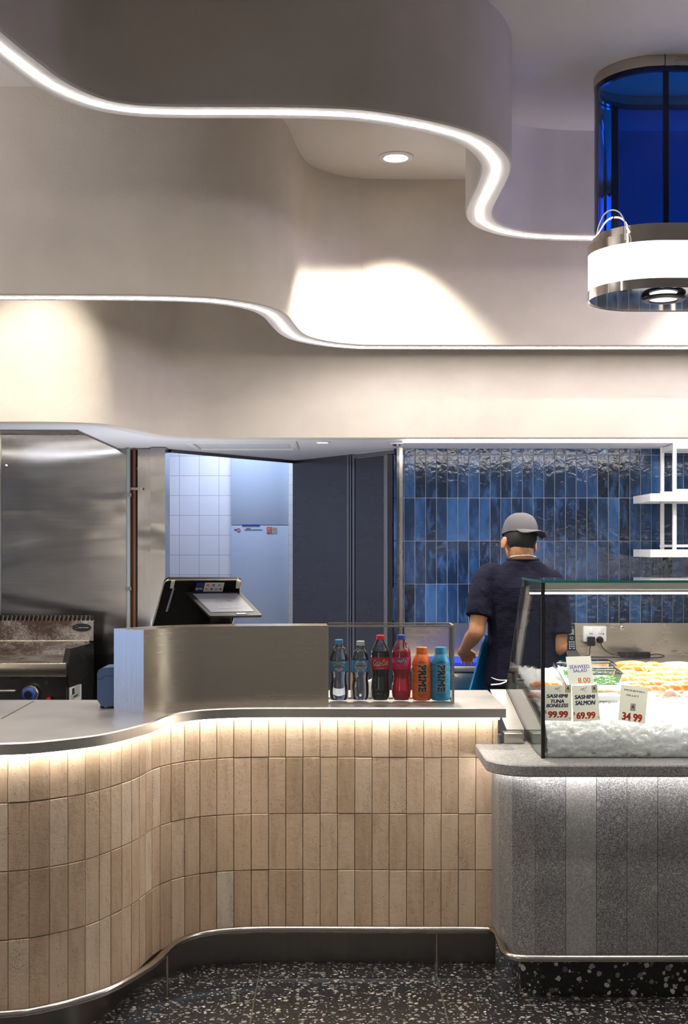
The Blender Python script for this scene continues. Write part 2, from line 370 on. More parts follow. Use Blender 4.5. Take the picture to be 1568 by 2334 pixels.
    def text(s, body, o, R, U, w_, h, mi=0, bold=0.0, shear=0.0, wrap=None, spacing=1.0):
        vs, fs = text_geo(body, bold, shear, spacing); o = Vector(o)
        if wrap is None: N_ = Vector(R).cross(Vector(U)).normalized()*3e-5; pts = [o + Vector(R)*(x*w_) + Vector(U)*(y*h) + N_*k_ for x, y, k_ in vs]
        sm = s.smooth; s.smooth = False; s.add(pts, fs, mi); s.smooth = sm; return s
    def build(s, name, mats, parent=None, sharp=35, loc=None):
        if not isinstance(mats, (list, tuple)): mats = [mats]
        off = V3(0,0,0)
        if parent is not None: off = ORG[parent.name]
        elif loc is not None: off = Vector(loc)
        me = bpy.data.meshes.new(name); me.from_pydata([p-off for p in s.v], [], s.f)
        for m in mats: me.materials.append(M[m])
        me.polygons.foreach_set('material_index', s.mi); me.polygons.foreach_set('use_smooth', s.sm)
        if any(u for u in s.uv):
            L = me.uv_layers.new(name='UVMap'); k = 0
            for f, u in zip(s.f, s.uv):
                for i in range(len(f)): L.data[k].uv = u[i] if u else (0, 0); k += 1
        if any(t != (.5,.5,.5) for t in s.tint):
            a = me.color_attributes.new('tint', 'FLOAT_COLOR', 'CORNER'); k = 0
            for f, t in zip(s.f, s.tint):
                for i in range(len(f)): a.data[k].color = (t[0], t[1], t[2], 1); k += 1
        me.set_sharp_from_angle(angle=math.radians(sharp)); me.update()
        o = bpy.data.objects.new(name, me); COL.objects.link(o)
        if parent is not None: o.parent = parent; ORG[o.name] = off
        else: o.location = off; ORG[o.name] = off
        return o
_TG = {}
def text_geo(body, bold, shear, spacing):
    k = (body, bold, shear, spacing); dB = bold; bold = 0.0
    if k in _TG: return _TG[k]
    cu = bpy.data.curves.new('t', 'FONT'); cu.body = body; cu.offset = bold; cu.shear = shear; cu.resolution_u = 3; cu.space_character = spacing
    ob = bpy.data.objects.new('t', cu); COL.objects.link(ob); dg = bpy.context.evaluated_depsgraph_get(); dg.update()
    me = bpy.data.meshes.new_from_object(ob.evaluated_get(dg)); vs = [(v.co.x, v.co.y, 0) for v in me.vertices]; fs = [tuple(p.vertices) for p in me.polygons]
    bpy.data.objects.remove(ob); bpy.data.curves.remove(cu); bpy.data.meshes.remove(me)
    if dB > 0:
        v0, f0 = vs, fs; vs, fs = [], []
        for ddx, ddy in ((-1, -.5), (0, 0), (1, .5), (-1, .5), (1, -.5), (.5, 0), (-.5, 0)):
            n0 = len(vs); lay = len(fs)//max(1, len(f0)); vs += [(x+ddx*dB, y+ddy*dB, lay) for x, y, _ in v0]; fs += [tuple(i+n0 for i in f) for f in f0]
    x0 = min(v[0] for v in vs); x1 = max(v[0] for v in vs); y0 = min(v[1] for v in vs); y1 = max(v[1] for v in vs)
    r = ([((x-x0)/(x1-x0)-.5, (y-y0)/(y1-y0)-.5, k_) for x, y, k_ in vs], fs); _TG[k] = r; return r

def tag(o, label, cat, group=None, kind=None):
    o['label'] = label; o['category'] = cat
    if group: o['group'] = group
    if kind: o['kind'] = kind
    return o
def thing(name, label, cat, loc=(0,0,0), group=None):
    o = bpy.data.objects.new(name, None); COL.objects.link(o); o.location = loc; o.empty_display_size = .05
    ORG[o.name] = Vector(loc); return tag(o, label, cat, group)
def struct(o): o['kind'] = 'structure'; return o
def dup(root, loc=None, rz=None, label=None):
    r = root.copy(); COL.objects.link(r)
    if loc is not None: r.location = loc
    if rz is not None: r.rotation_euler = (0, 0, rz)
    if label: r['label'] = label
    for ch in list(root.children):
        c = ch.copy(); COL.objects.link(c); c.parent = r
        for g_ in ch.children:
            d = g_.copy(); COL.objects.link(d); d.parent = c
    return r
def at(px, py, Y): return V3((px-VX)*Y/F, Y, EYE-(py-VY)*Y/F)
def onz(px, py, z): Y = (EYE-z)*F/(py-VY); return ((px-VX)*Y/F, Y)

def crom(pts, step=.03):
    P = [Vector((p[0], p[1])) for p in pts]; P = [P[0]*2-P[1]]+P+[P[-1]*2-P[-2]]; out = []
    for i in range(1, len(P)-2):
        n = max(2, int((P[i+1]-P[i]).length/step))
        for k in range(n):
            t = k/n; a, b, c, d = P[i-1], P[i], P[i+1], P[i+2]
            out.append(.5*((2*b)+(c-a)*t+(2*a-5*b+4*c-d)*t*t+(3*b-a-3*c+d)*t**3))
    out.append(P[-2]); 
    for _ in range(3): out = [out[0]]+[(out[i-1]+out[i]*2+out[i+1])/4 for i in range(1, len(out)-1)]+[out[-1]]
    return out
def offs(P, d):
    out = []
    for i, p in enumerate(P):
        t = (P[min(i+1, len(P)-1)]-P[max(i-1, 0)]).normalized(); out.append(p+Vector((-t.y, t.x))*d)
    return out
def resamp(P, step, s0=0.0):
    out = []; nxt = s0; acc = 0.0
    for a, b in zip(P, P[1:]):
        L = (b-a).length
        while nxt <= acc+L+1e-9: out.append(a.lerp(b, (nxt-acc)/L)); nxt += step
        acc += L
    return out
def xy3(P, z): return [V3(p.x, p.y, z) for p in P]

# ------------------------------------------------------------------ room shell
b = MB(); b.smooth = False; b.add([(-6, -3, 0), (6, -3, 0), (6, 11, 0), (-6, 11, 0)], [(0,1,2,3)]); struct(b.build('floor', 'floor'))
b = MB(); b.smooth = False; b.box((-6, -1, ZC), (6, 10, ZC+.05)); struct(b.build('ceiling', 'ceil'))

def band(name, z, pts, t, led=True, hz=ZC):
    P = crom(pts, .025); A = offs(P, -t/2); B = offs(P, t/2); bm = MB()
    r = .006
    def cs(i):
        nrm = (B[i]-A[i]).normalized(); a = A[i]; c = B[i]
        return [V3(a.x, a.y, hz), V3(a.x, a.y, z+r), V3(a.x+nrm.x*r, a.y+nrm.y*r, z), V3(c.x-nrm.x*r, c.y-nrm.y*r, z), V3(c.x, c.y, z+r), V3(c.x, c.y, hz)]
    R = [cs(i) for i in range(len(P))]; n = 6; vs = [p for q in R for p in q]
    for j in range(5): bm.add([], []); 
    fs = []; mi = []
    base = len(bm.v); bm.v += vs
    for i in range(len(R)-1):
        for j in range(5):
            bm.f.append([base+i*n+j, base+(i+1)*n+j, base+(i+1)*n+j+1, base+i*n+j+1]); bm.mi.append(1 if j == 2 else 0); bm.tint.append((.5,.5,.5)); bm.sm.append(True); bm.uv.append(None)
    for i in (0, len(R)-1): bm.f.append([base+i*n+j for j in range(6)]); bm.mi.append(0); bm.tint.append((.5,.5,.5)); bm.sm.append(False); bm.uv.append(None)
    o = struct(bm.build(name, ['plaster', 'ribbon']))
    if led:
        l = MB(); w_ = .014
        def c2(i):
            nrm = (B[i]-A[i]).normalized(); p = P[i]
            return [V3(p.x+nrm.x*w_*math.cos(a), p.y+nrm.y*w_*math.cos(a), z+.001-.0042*math.sin(a)) for a in [math.pi*k/5 for k in range(6)]]
        l.loft([c2(i) for i in range(len(P))], closed=False); l.build('led_strip', 'led', o)
    return o
Z1, Z2 = 2.97, 2.589
p1 = [(0,108),(51,147),(102,185),(153,213),(204,233.5),(255,246),(306,253),(408,256.5),(612,257),(753,260),(830,265),(906,276.5),(983,292),(1034,305.6),(1080,322.5),(1110,345),(1128,368),(1131,389),(1120,419),(1102.6,455),(1092,480.6),(1095,501),(1110,514),(1141,526.5),(1187,536),(1238,540),(1355,543.4)]
q1 = [onz(x, y, Z1) for x, y in p1]; q1 = [(-3.6, 2.5), (-2.2, 2.5), (-1.4, 2.62), (-1.10, 2.92), (-1.01, 3.25)]+q1+[(q1[-1][0]+.8, q1[-1][1]), (4.5, q1[-1][1])]
band('trim_1', Z1, q1, .115)
p2 = [(0,679),(204,679.4),(357,681),(459,684.5),(510,689),(561,697),(602,708),(627.6,723),(645,743.7),(663,761.5),(689,774),(740,784.5),(800,790.6),(900,792.5),(1568,793)]
q2 = [onz(x, y, Z2) for x, y in p2]; q2 = [(x, q2[0][1]) for x in (-5, -4, -3, -2)]+q2+[(x, q2[-1][1]) for x in (2.6, 3.5, 5)]
band('trim_2', Z2, q2, .115)
p3 = [(0,962),(90,962),(170,963.5),(230,967),(280,976),(330,987),(380,994.5),(440,997.5),(540,998),(640,998),(760,998),(900,998),(1100,998),(1330,998),(1568,998)]
q3 = [onz(x, y, ZS) for x, y in p3]; q3 = [(x, q3[0][1]) for x in (-5, -4, -3, -2.2)]+q3+[(x, q3[-1][1]) for x in (2.6, 3.5, 5)]
q3c = [(x, y+.04) for x, y in q3]
band('trim_3', ZS-.004, q3c, .08, led=False)
# low soffit over the service side
C3 = crom(q3, .06)
def y3(x):
    for a, c in zip(C3, C3[1:]):
        if a.x <= x <= c.x: return a.y+(c.y-a.y)*(x-a.x)/max(c.x-a.x, 1e-6)
    return C3[-1].y
BACK = [(-1.331, 7.44), (-1.028, 7.50), (-.311, 8.46), (.36, 7.45), (.384, 7.44), (5, 7.44)]
def yb(x):
    if x < -1.33: return 6.26
    for (x0, a), (x1, c) in zip(BACK, BACK[1:]):
        if x0 <= x <= x1: return a+(c-a)*(x-x0)/(x1-x0)
    return 7.44
XS = sorted(set([-5, -3, -1.3301, -1.33, -1.028, -.311, .36, .384, 1, 2, 3, 5]+[-2.6+.06*i for i in range(45)]))
b = MB(); b.smooth = False
for x0, x1 in zip(XS, XS[1:]):
    if abs(x1-x0) < 1e-3: continue
    e = 1e-5
    b.add([(x0, y3(x0)+.06, ZS), (x1, y3(x1)+.06, ZS), (x1, yb(x1-e), ZS), (x0, yb(x0+e), ZS)], [(0,1,2,3)])
struct(b.build('ceiling', 'soffit'))
# hood recess: low steel top and dark edge trim
b = MB(); b.box((-5, 6.26, 2.235), (-1.33, 7.44, 2.25)); b.box((-1.335, 6.255, ZS-.006), (-1.322, 7.44, 2.235), 1); b.box((-5, 6.250, ZS-.004), (-1.322, 6.262, 2.235), 1)
struct(b.build('trim_4', ['steel', 'steel_dark']))
b = MB(); b.slab([(-1.03, 7.49, ZS+.004), (-.31, 8.45, ZS+.004), (-.31, 8.45, ZS-.02), (-1.03, 7.49, ZS-.02)], .02)
struct(b.build('trim_5', 'steel_dark'))
# hatch frame on the soffit
b = MB()
X0, X1, Y0, Y1 = -.86, -.235, 6.92, 7.44
for a, c in (((X0, Y0), (X1, Y0+.035)), ((X0, Y1-.035), (X1, Y1)), ((X0, Y0+.036), (X0+.035, Y1-.036)), ((X1-.035, Y0+.036), (X1, Y1-.036))): b.box((a[0], a[1], ZS-.012), (c[0], c[1], ZS+.002), 0, bev=.003)
b.box((X0+.05, Y0+.05, ZS-.004), (X1-.05, Y1-.05, ZS+.002))
tag(b.build('access_hatch', 'white', loc=(X0, Y0, ZS)), 'white framed access hatch flat on the low soffit above the till', 'hatch')

# left kitchen cladding
b = MB(); b.smooth = False
b.box((-5, 7.42, 0), (-2.039, 7.46, 2.6)); b.box((-2.036, 7.42, 0), (-1.115, 7.46, 2.6)); b.box((-2.045, 7.414, .9), (-2.031, 7.424, 2.6), 1)
wl = struct(b.build('wall_left', ['steel_wall', 'steel_v']))
b = MB()
for x, z in ((-2.07, 2.05), (-2.0, 2.05), (-1.21, 2.03), (-1.205, .98), (-1.20, 1.87)): b.lathe([(.0001, -.006), (.008, -.005), (.011, 0)], m=Matrix.Translation((x, 7.418, z)) @ Matrix.Rotation(math.pi/2, 4, 'X') @ Matrix.Scale(-1, 4, (0,0,1)), n=12)
b.build('screw', 'chrome', wl)
b = MB(); b.smooth = False
b.box((-1.205, 7.395, 0), (-1.165, 7.42, 2.15)); b.box((-1.163, 7.385, 0), (-1.118, 7.42, 2.15))
b.box((-1.113, 7.30, 0), (-1.026, 7.50, 2.15))
struct(b.build('trim_6', 'steel_wall'))
b = MB(); b.tube([(-1.257, 7.37, .3), (-1.257, 7.37, 2.15)], .013, 12)
for z in (1.86, 1.3): b.box((-1.275, 7.35, z), (-1.235, 7.42, z+.02), 1)
tag(b.build('water_pipe', ['greypipe', 'chrome'], loc=(-1.257, 7.37, .3)), 'grey painted pipe running up the steel kitchen wall', 'pipe')
b = MB(); b.tube([(-1.222, 7.38, .3), (-1.222, 7.38, 2.15)], .0105, 12)
b.box((-1.24, 7.362, 1.90), (-1.17, 7.395, 1.915), 1)
tag(b.build('copper_pipe', ['copper', 'chrome'], loc=(-1.222, 7.38, .3)), 'rusty brown pipe right of the grey pipe on the kitchen wall', 'pipe')

# back kitchen tiled wall, flat blue panel
b = MB(); b.smooth = False
b.box((-2.2, 9.3, 0), (.9, 9.34, 3)); struct(b.build('wall_back', 'wtile'))
b = MB(); b.smooth = False; b.box((-2.2, 7.46, 2.62), (.9, 9.3, 2.66)); b.box((-2.2, 7.46, 0), (-2.16, 9.3, 2.62)); b.box((.86, 7.6, 0), (.9, 9.3, 2.62)); struct(b.build('wall_alcove', 'soffit'))
zd = EYE-(1198-VY)*9.28/F
b = MB(); xa, xb_ = (527-VX)*9.27/F, (657.5-VX)*9.27/F
b.box((xa, 9.255, zd+.004), (xb_, 9.3, 2.62), bev=.003); b.box((xa, 9.255, 0), (xb_, 9.3, zd), bev=.003)
d1 = struct(b.build('door_1', 'door'))
b = MB(); s_ = 9.252/F
def bx_px(b, x0, y0, x1, y1, Y, th, mi=0, bev=0.0):
    a = at(x0, y1, Y); c = at(x1, y0, Y); b.box((a.x, Y, a.z), (c.x, Y+th, c.z), mi, bev=bev); return b
bx_px(b, 552, 1195.5, 592, 1198.5, 9.25, .01, 0)
b.build('handle_edge', 'capnavy', d1)
b = MB(); bx_px(b, 608, 1201, 632, 1216, 9.2525, .002, 0); bx_px(b, 608, 1201, 620, 1216, 9.2515, .001, 1); bx_px(b, 610, 1203, 618, 1214, 9.2508, .0007, 0); bx_px(b, 612, 1206, 614, 1214, 9.25, .0007, 1); bx_px(b, 615, 1204, 617, 1212, 9.25, .0007, 1)
bx_px(b, 622, 1204, 631, 1205, 9.2515, .0007, 2); bx_px(b, 622, 1208, 631, 1209, 9.2515, .0007, 2); bx_px(b, 624, 1212, 630, 1213, 9.2515, .0007, 2)
b.build('safety_sticker', ['card', 'ink_red', 'ink_grey'], d1)
b = MB()
random.seed(5)
def smudge(b, f, u0, u1, v, h, mi, n):    # print too small to read in the photo: a row of short marks
    k = u0
    while k < u1: w_ = (u1-u0)/n*random.uniform(.5, 1.1); b.slab([f(k, v-h/2), f(k+w_*.8, v-h/2), f(k+w_*.8, v+h/2*random.uniform(.5, 1)), f(k, v+h/2)], .0004, mi); k += w_
fp = lambda x, y: at(x, y, 9.2525)
smudge(b, fp, 561, 571, 1204.5, 1.6, 0, 5); smudge(b, fp, 557, 597, 1207.7, 1.8, 0, 12); smudge(b, fp, 533.5, 540, 1207.3, 3.6, 1, 3)
b.tube([at(544+4*math.cos(t), 1208+3.4*math.sin(t), 9.2525) for t in [k*.55 for k in range(11)]], .0025, 6, 2)
b.build('notice_print', ['ink', 'ink_blue', 'ink_red'], d1)
b = MB(); b.smooth = False    # narrow return of small tiles right of the blue panel
for k in range(24):
    z0 = .9+k*.075
    if z0 > 2.6: break
    b.box(((657.5-VX)*9.2/F, 9.20, z0), ((668-VX)*9.2/F, 9.26, z0+.0735), 0)
b.box(((658-VX)*9.2/F, 9.203, .5), ((668-VX)*9.2/F, 9.26, 2.6), 1)
struct(b.build('trim_7', ['white', 'grout_b']))

# dark steel cool room corner: two leaves set at an angle
pA = V3(-.311, 8.46, 0); pB = V3(.085, 7.92, 0); pC = V3(.360, 7.47, 0)
def plane_pt(a, c, px): k = (px-VX)/F; d = c-a; t = (k*a.y-a.x)/(d.x-k*d.y); return a+d*t
t = thing('cool_room', 'dark brushed steel cool room panels with a tall door right of the blue kitchen panel', 'cool room', (pB.x, pB.y, 0))
def leaf(px0, px1, a, c, z0, z1, th=.03, mi=0, out=0.0, b=None):
    b = b or MB(); p = plane_pt(a, c, px0); q = plane_pt(a, c, px1); nrm = (c-a).normalized().cross(V3(0,0,1)); p = p+nrm*out; q = q+nrm*out
    b.slab([(p.x, p.y, z0), (q.x, q.y, z0), (q.x, q.y, z1), (p.x, p.y, z1)], th, mi); return b
b = leaf(667, 793, pA, pC, 0, ZS); b.smooth = False; b.build('side_panel', 'steel_dark', t)
b = leaf(810, 878, pA, pC, .05, ZS-.03); b.build('door_leaf', 'steel_dark', t)
b = MB(); leaf(793, 797, pA, pC, 0, ZS, .02, 0, .008, b); leaf(797.5, 801, pA, pC, 0, ZS, .02, 0, .004, b); leaf(803, 808, pA, pC, 0, ZS, .02, 0, .0, b); leaf(808, 905, pA, pC, ZS-.028, ZS-.005, .02, 0, .012, b)
b.build('door_frame', 'steel_wall', t)
b = leaf(879, 887, pA, pC, 0, ZS-.03, .04, 0, .014); b.build('door_edge', 'steel_v', t)
b = MB(); b.box((.30, 7.60, 0), (.36, 7.62, ZS)); b.build('dark_gap', 'blackm', t)
b = MB(); bx_px(b, 888, 1340, 902, 1415, 7.58, .02); b.build('inner_bucket', 'soffit', t)
b = MB(); b.box((.352, 7.34, 0), (.368, 7.50, ZS), 1); b.box((.368, 7.36, 0), (.388, 7.46, ZS), 0); struct(b.build('trim_8', ['steel_v', 'steel_dark']))

# blue tiled wall
TW, TH = .0650, .2600
b = MB(); b.smooth = False
b.box((.384, 7.435, 0), (3.3, 7.47, ZS+.01), 1)
zrows = [1.855-.26*2-.26, 1.855-.26*2, 1.855-.26, 1.855, 2.115]
x0 = .4
def brick(b, o, ux, nz, w_, z0, z1, th, bv, uo, gap=.0012):
    # front face at o..o+ux*w, normal nz
    g0 = gap; a = o+ux*g0; c = o+ux*(w_-g0); z0 += g0; z1 -= g0
    vs = []
    for d, e in ((0, 0), (th-bv, 0), (th, bv)):
        for p, sg in ((a, 1), (c, -1)):
            for z, sz in ((z0, 1), (z1, -1)): q = p+nz*d+ux*(e*sg); vs.append(V3(q.x, q.y, z+e*sz))
    uv = []
    for v in vs: du = (Vector((v.x, v.y, 0))-Vector((o.x, o.y, 0))).dot(ux); uv.append((uo[0]+du, uo[1]+v.z))
    fs = []
    for k in (0, 4): fs += [(k, k+4, k+6, k+2), (k+2, k+6, k+7, k+3), (k+3, k+7, k+5, k+1), (k+1, k+5, k+4, k)]
    fs.append((8, 10, 11, 9)); b.add(vs, fs, 0, uv)
nx = int((3.25-.39)/TW)+1
for k in range(nx):
    for r in range(-1, 5):
        z0 = 1.075+TH*r
        z1 = z0+TH
        if z1 > ZS: z1 = ZS+.004
        if r == -1: z0 = .95
        if z1-z0 < .02: continue
        b.ct = (min(1, max(0, random.gauss(.52, .27))), random.random(), random.random())
        o = V3(.4015-TW+k*TW, 7.435+random.uniform(-.0006, .0006), 0)
        brick(b, o, V3(1,0,0), V3(random.uniform(-.03,.03),-1,0), TW, z0, z1, .003, .0012, (random.uniform(0, 50), random.uniform(0, 50)), .0016)
struct(b.build('wall_back', ['btile', 'grout_b']))
# LED line along the inside of the soffit lip, and its downlight + vent
b = MB(); b.box((.36, 6.80, ZS-.016), (5, 6.83, ZS+.002)); l = tag(b.build('led_batten', 'led_k', loc=(.36, 6.8, ZS)), 'bright linear lamp along the soffit edge above the blue tiles', 'lamp')
b = MB(); b.box((-4.5, 6.76, 2.215), (-1.40, 6.775, 2.23)); tag(b.build('hood_lamp', 'led_h', loc=(-2, 6.77, 2.1)), 'linear lamp under the hood over the griddle', 'lamp')
def downlight(name, x, y, z, r, label, glow='lampglow', mat='ribbon', grp='round downlights'):
    t = thing(name, label, 'downlight', (x, y, z), grp)
    b = MB(); b.lathe([(r, 0), (r, -.004), (r*.92, -.009), (r*.70, -.009), (r*.64, .006), (r*.60, .012)], (x, y, z), 40); b.build('trim_ring', mat, t)
    b = MB(); b.lathe([(r*.62, -.001), (.0005, -.003)], (x, y, z), 32); b.build('lens', glow, t)
    return t
g_ = 'round downlights in the high ceiling'
downlight('downlight', DL[0][0], DL[0][1], ZC, .086, 'round white downlight in the high ceiling between the two plaster bands')
downlight('downlight', -.087, 6.93, ZS, .047, 'small lit downlight in the low soffit near the access hatch')
b = MB(); b.lathe([(.038, 0), (.038, -.006), (.03, -.008)], (.337, 7.05, ZS), 24); b.cyl((.337, 7.05, ZS-.016), .022, .01, 20, 1)
tag(b.build('sprinkler_head', ['white', 'steel_dark'], loc=(.337, 7.05, ZS)), 'small round sprinkler plate in the soffit above the cool room door', 'sprinkler')

# ------------------------------------------------------------------ service counter
ZT = .97
cp = [(0,1694),(96,1689),(191,1679),(249,1670),(306,1656.5),(344,1646),(375,1633),(402,1625),(459,1617.5),(536,1614),(600,1613),(760,1613)]
cq = [onz(x, y, ZT) for x, y in cp]
cq = [(-2.6, 3.80), (-2.0, 3.66), (-1.45, 3.62)]+cq+[(.3, 4.470), (.612, 4.470)]
CAP = crom(cq, .02)
CAPS = [p for p in CAP if p.x < .611]; STONE = offs(CAPS, .055); KICK = offs([p for p in CAP if p.x < .61], .135)
# back edge
def band_solid(A, B, z0, z1, b, mi=0):
    n = len(A); b.loft([[V3(A[i].x, A[i].y, z0), V3(A[i].x, A[i].y, z1), V3(B[i].x, B[i].y, z1), V3(B[i].x, B[i].y, z0)] for i in range(n)], mi); return b
def yback(x):
    if x < -.80: return 4.705
    return 4.705+(5.03-4.705)*min(1, (x+.80)/.35)
CAPI = offs(CAP, .05)
Bk = [Vector((p.x, max(yback(p.x), p.y+.3) if p.x > -.6 else yback(p.x))) for p in CAP]
b = MB()
n = len(CAP); r = .004
rings = []
for i in range(n):
    a = CAP[i]; c = Bk[i]; q = (CAPI[i]-CAP[i]).normalized()*r
    rings.append([V3(a.x, a.y, ZT-.036), V3(a.x, a.y, ZT-r), V3(a.x+q.x, a.y+q.y, ZT), V3(c.x, c.y, ZT), V3(c.x, c.y, ZT-.036)])
b.loft(rings)
wt = b.build('worktop', 'steel_top', sharp=30); tag(wt, 'long curved stainless steel worktop over the travertine counter front', 'worktop')
b = MB(); s0 = onz(0, 1639, ZT+.0008); s1 = onz(75.5, 1598, ZT+.0008); b.slab([(s0[0], s0[1], ZT+.0008), (s0[0]+.005, s0[1], ZT+.0008), (s1[0]+.005, s1[1], ZT+.0008), (s1[0], s1[1], ZT+.0008)], .0007); b.build('weld_seam', 'chrome', wt)
sc_ = thing('service_counter', 'long curved counter front clad in upright tan travertine bricks', 'counter', (0, 4.53, 0))
b = MB(); band_solid(offs(CAPS, .063), offs(CAPS, .09), .15, ZT-.037, b, 1)
BW = .0636; PTS = resamp(STONE, BW, .02)+[STONE[-1]]
zc = [.0, .157, .3645, .572, .7795, ZT-.037]
zc = [.130, .3645, .572, .7795, ZT-.037]
b.smooth = False
for p, q in zip(PTS, PTS[1:]):
    ux = (q-p); L = ux.length; ux = ux.normalized(); nrm = Vector((ux.y, -ux.x))
    for k in range(4):
        b.ct = (min(1, max(0, random.gauss(.5, .22))) if random.random() > .05 else 1.0, random.random(), 0)
        d = random.uniform(-.0012, .0012)
        o = V3(p.x-nrm.x*(.008-d), p.y-nrm.y*(.008-d), 0)
        brick(b, o, V3(ux.x, ux.y, 0), V3(nrm.x, nrm.y, 0), L, zc[k]+random.uniform(-.0006, .0006), zc[k+1]+random.uniform(-.0006, .0006), .008, .0022, (random.uniform(0, 50), random.uniform(0, 50)), .0008)
b.build('travertine_cladding', ['trav', 'grout'], sc_)
b = MB(); band_solid(offs(CAPS, .018), offs(CAPS, .036), ZT-.045, ZT-.0365, b); b.build('led_strip', 'led_c', sc_)
b = MB(); band_solid(KICK, offs(KICK, .02), 0, .158, b); b.build('kick_plate', 'kick', sc_)
# foot rail
RZ = .168
RP = offs(CAP, -.015)
RP = [p for p in RP if p.x < .50]
rp = xy3(RP, RZ)
c1 = [V3(.545, 4.455, RZ), V3(.565, 4.43, RZ), V3(.572, 4.40, RZ), V3(.568, 4.25, RZ), V3(.569, 4.20, RZ), V3(.580, 4.165, RZ), V3(.602, 4.147, RZ), V3(.64, 4.142, RZ), V3(.70, 4.141, RZ), V3(3.4, 4.141, RZ)]
fr = thing('foot_rail', 'tubular steel foot rail following the whole counter front near the floor', 'foot rail', (0, 4.46, 0))
b = MB(); b.tube(rp+c1, .0125, 16); b.tube([V3(.70+.0, 4.141, RZ), V3(.7015, 4.141, RZ)], .0132, 16); b.tube([V3(1.05, 4.141, RZ), V3(1.0515, 4.141, RZ)], .0132, 16); b.build('rail', 'rail', fr)
def near(x): return min(RP, key=lambda p: abs(p.x-x))
for x in (-.588, (995-VX)*4.47/F, -1.3):
    p = near(x) if x < .3 else Vector((x, 4.455)); b = MB(); b.tube([V3(p.x, p.y, 0), V3(p.x, p.y, RZ-.005)], .0045, 10); b.lathe([(.009, 0), (.009, .006), (.0045, .008)], (p.x, p.y, 0), 16); b.build('post', 'rail', fr)

# ------------------------------------------------------------------ steel screen with bottle niche on the worktop
ZN = 1.262
t = thing('counter_screen', 'curved brushed steel screen on the worktop with an open glazed niche at its right end', 'counter screen', (-.3, 4.6, ZT))
nb = [(-.684, 4.331), (-.643, 4.404), (-.585, 4.465), (-.52, 4.507), (-.44, 4.533), (-.367, 4.549), (-.20, 4.568), (-.038, 4.575)]
NF = crom(nb, .02)
NBk = offs(NF, .14); NBk[0] = Vector((-.803, 4.413))
for i in range(1, min(9, len(NBk))): NBk[i] = NBk[0].lerp(NBk[8], i/8)
b = MB(); b.loft([[V3(NF[i].x, NF[i].y, ZT), V3(NF[i].x, NF[i].y, ZN), V3(NBk[i].x, NBk[i].y, ZN), V3(NBk[i].x, NBk[i].y, ZT)] for i in range(len(NF))])
b.build('curved_panel', 'steel', t, sharp=40)
b = MB(); e0 = V3(-.684, 4.331, 0); e1 = V3(-.803, 4.413, 0); nn = V3(-(e1-e0).y, (e1-e0).x, 0).normalized(); nn = nn if nn.y < 0 else -nn
b.slab([(e0.x+nn.x*.002, e0.y+nn.y*.002, ZT), (e0.x+nn.x*.002, e0.y+nn.y*.002, ZN), (e1.x+nn.x*.002, e1.y+nn.y*.002, ZN), (e1.x+nn.x*.002, e1.y+nn.y*.002, ZT)], .0015); b.build('end_panel', 'bluesteel', t)
nX0, nX1, nY0, nY1 = -.038, .430, 4.575, 4.73
b = MB(); q = .0035
for x, y in ((nX0, nY0), (nX1, nY0), (nX1, nY1)): b.box((x-q*.93, y-q*.93, ZT+.001), (x+q*.93, y+q*.93, ZN))
for y in (nY0, nY1): b.box((nX0, y-q, ZN-.005), (nX1+q, y+q, ZN+.002)); b.box((nX0, y-q, ZT), (nX1+q, y+q, ZT+.006))
b.box((nX1-q, nY0, ZN-.005), (nX1+q, nY1, ZN+.002)); b.box((nX1-q, nY0, ZT), (nX1+q, nY1, ZT+.006))
b.build('niche_frame', 'steel', t)
b = MB(); b.smooth = False; b.box((nX0, nY0-.001, ZT+.006), (nX1, nY0+.003, ZN-.005)); b.box((nX0, nY0, ZN-.002), (nX1, nY1, ZN+.001)); b.box((nX1-.002, nY0, ZT+.006), (nX1+.002, nY1, ZN-.005)); b.build('glass_pane', 'glass', t)

# ------------------------------------------------------------------ bottles
YB = 4.652
def bottle(name, label, px, prof, liq, cap, capc, liqm, ztop, extra, group='drink bottles in the steel niche', body='pet'):
    x = (px-VX)*YB/F; t = thing(name, label, 'bottle', (0,0,0), group)
    b = MB(); b.lathe(prof, n=40); b.build('bottle_body', body, t)
    if liq:
        lp = [(max(r-.0012, .0005), z+.001) for r, z in prof if z < ztop]; rr = lp[-1][0]
        b = MB(); b.lathe([(.0005, lp[0][1])]+lp+[(rr, ztop), (.0005, ztop)], n=40); b.build('drink', liqm, t)
    z0, cr, ch = cap; b = MB(); b.lathe([(cr, z0), (cr, z0+ch-.002), (cr-.002, z0+ch), (.0005, z0+ch)], n=36); b.lathe([(cr+.0008, z0), (cr+.0008, z0+.003)], n=36)
    b.build('cap', capc, t)
    extra(t, prof); t.location = (x, YB, ZT+.0062); return t
def rad_of(prof):
    def f(z):
        for (r0, z0), (r1, z1) in zip(prof, prof[1:]):
            if z0 <= z <= z1 and z1 > z0: return r0+(r1-r0)*(z-z0)/(z1-z0)+.0009
        return prof[0][0]
    return f
def lab(prof, z0, z1, mi, b, a0=-math.pi, a1=math.pi, ex=0.0, n=48, k=8):
    f = rad_of(prof); rows = []
    for i in range(k+1):
        z = z0+(z1-z0)*i/k; rr = f(z)-.0004+ex; rows.append([V3(rr*math.sin(a0+(a1-a0)*j/n), -rr*math.cos(a0+(a1-a0)*j/n), z) for j in range(n+1)])
    b.loft(rows, mi, closed=False)
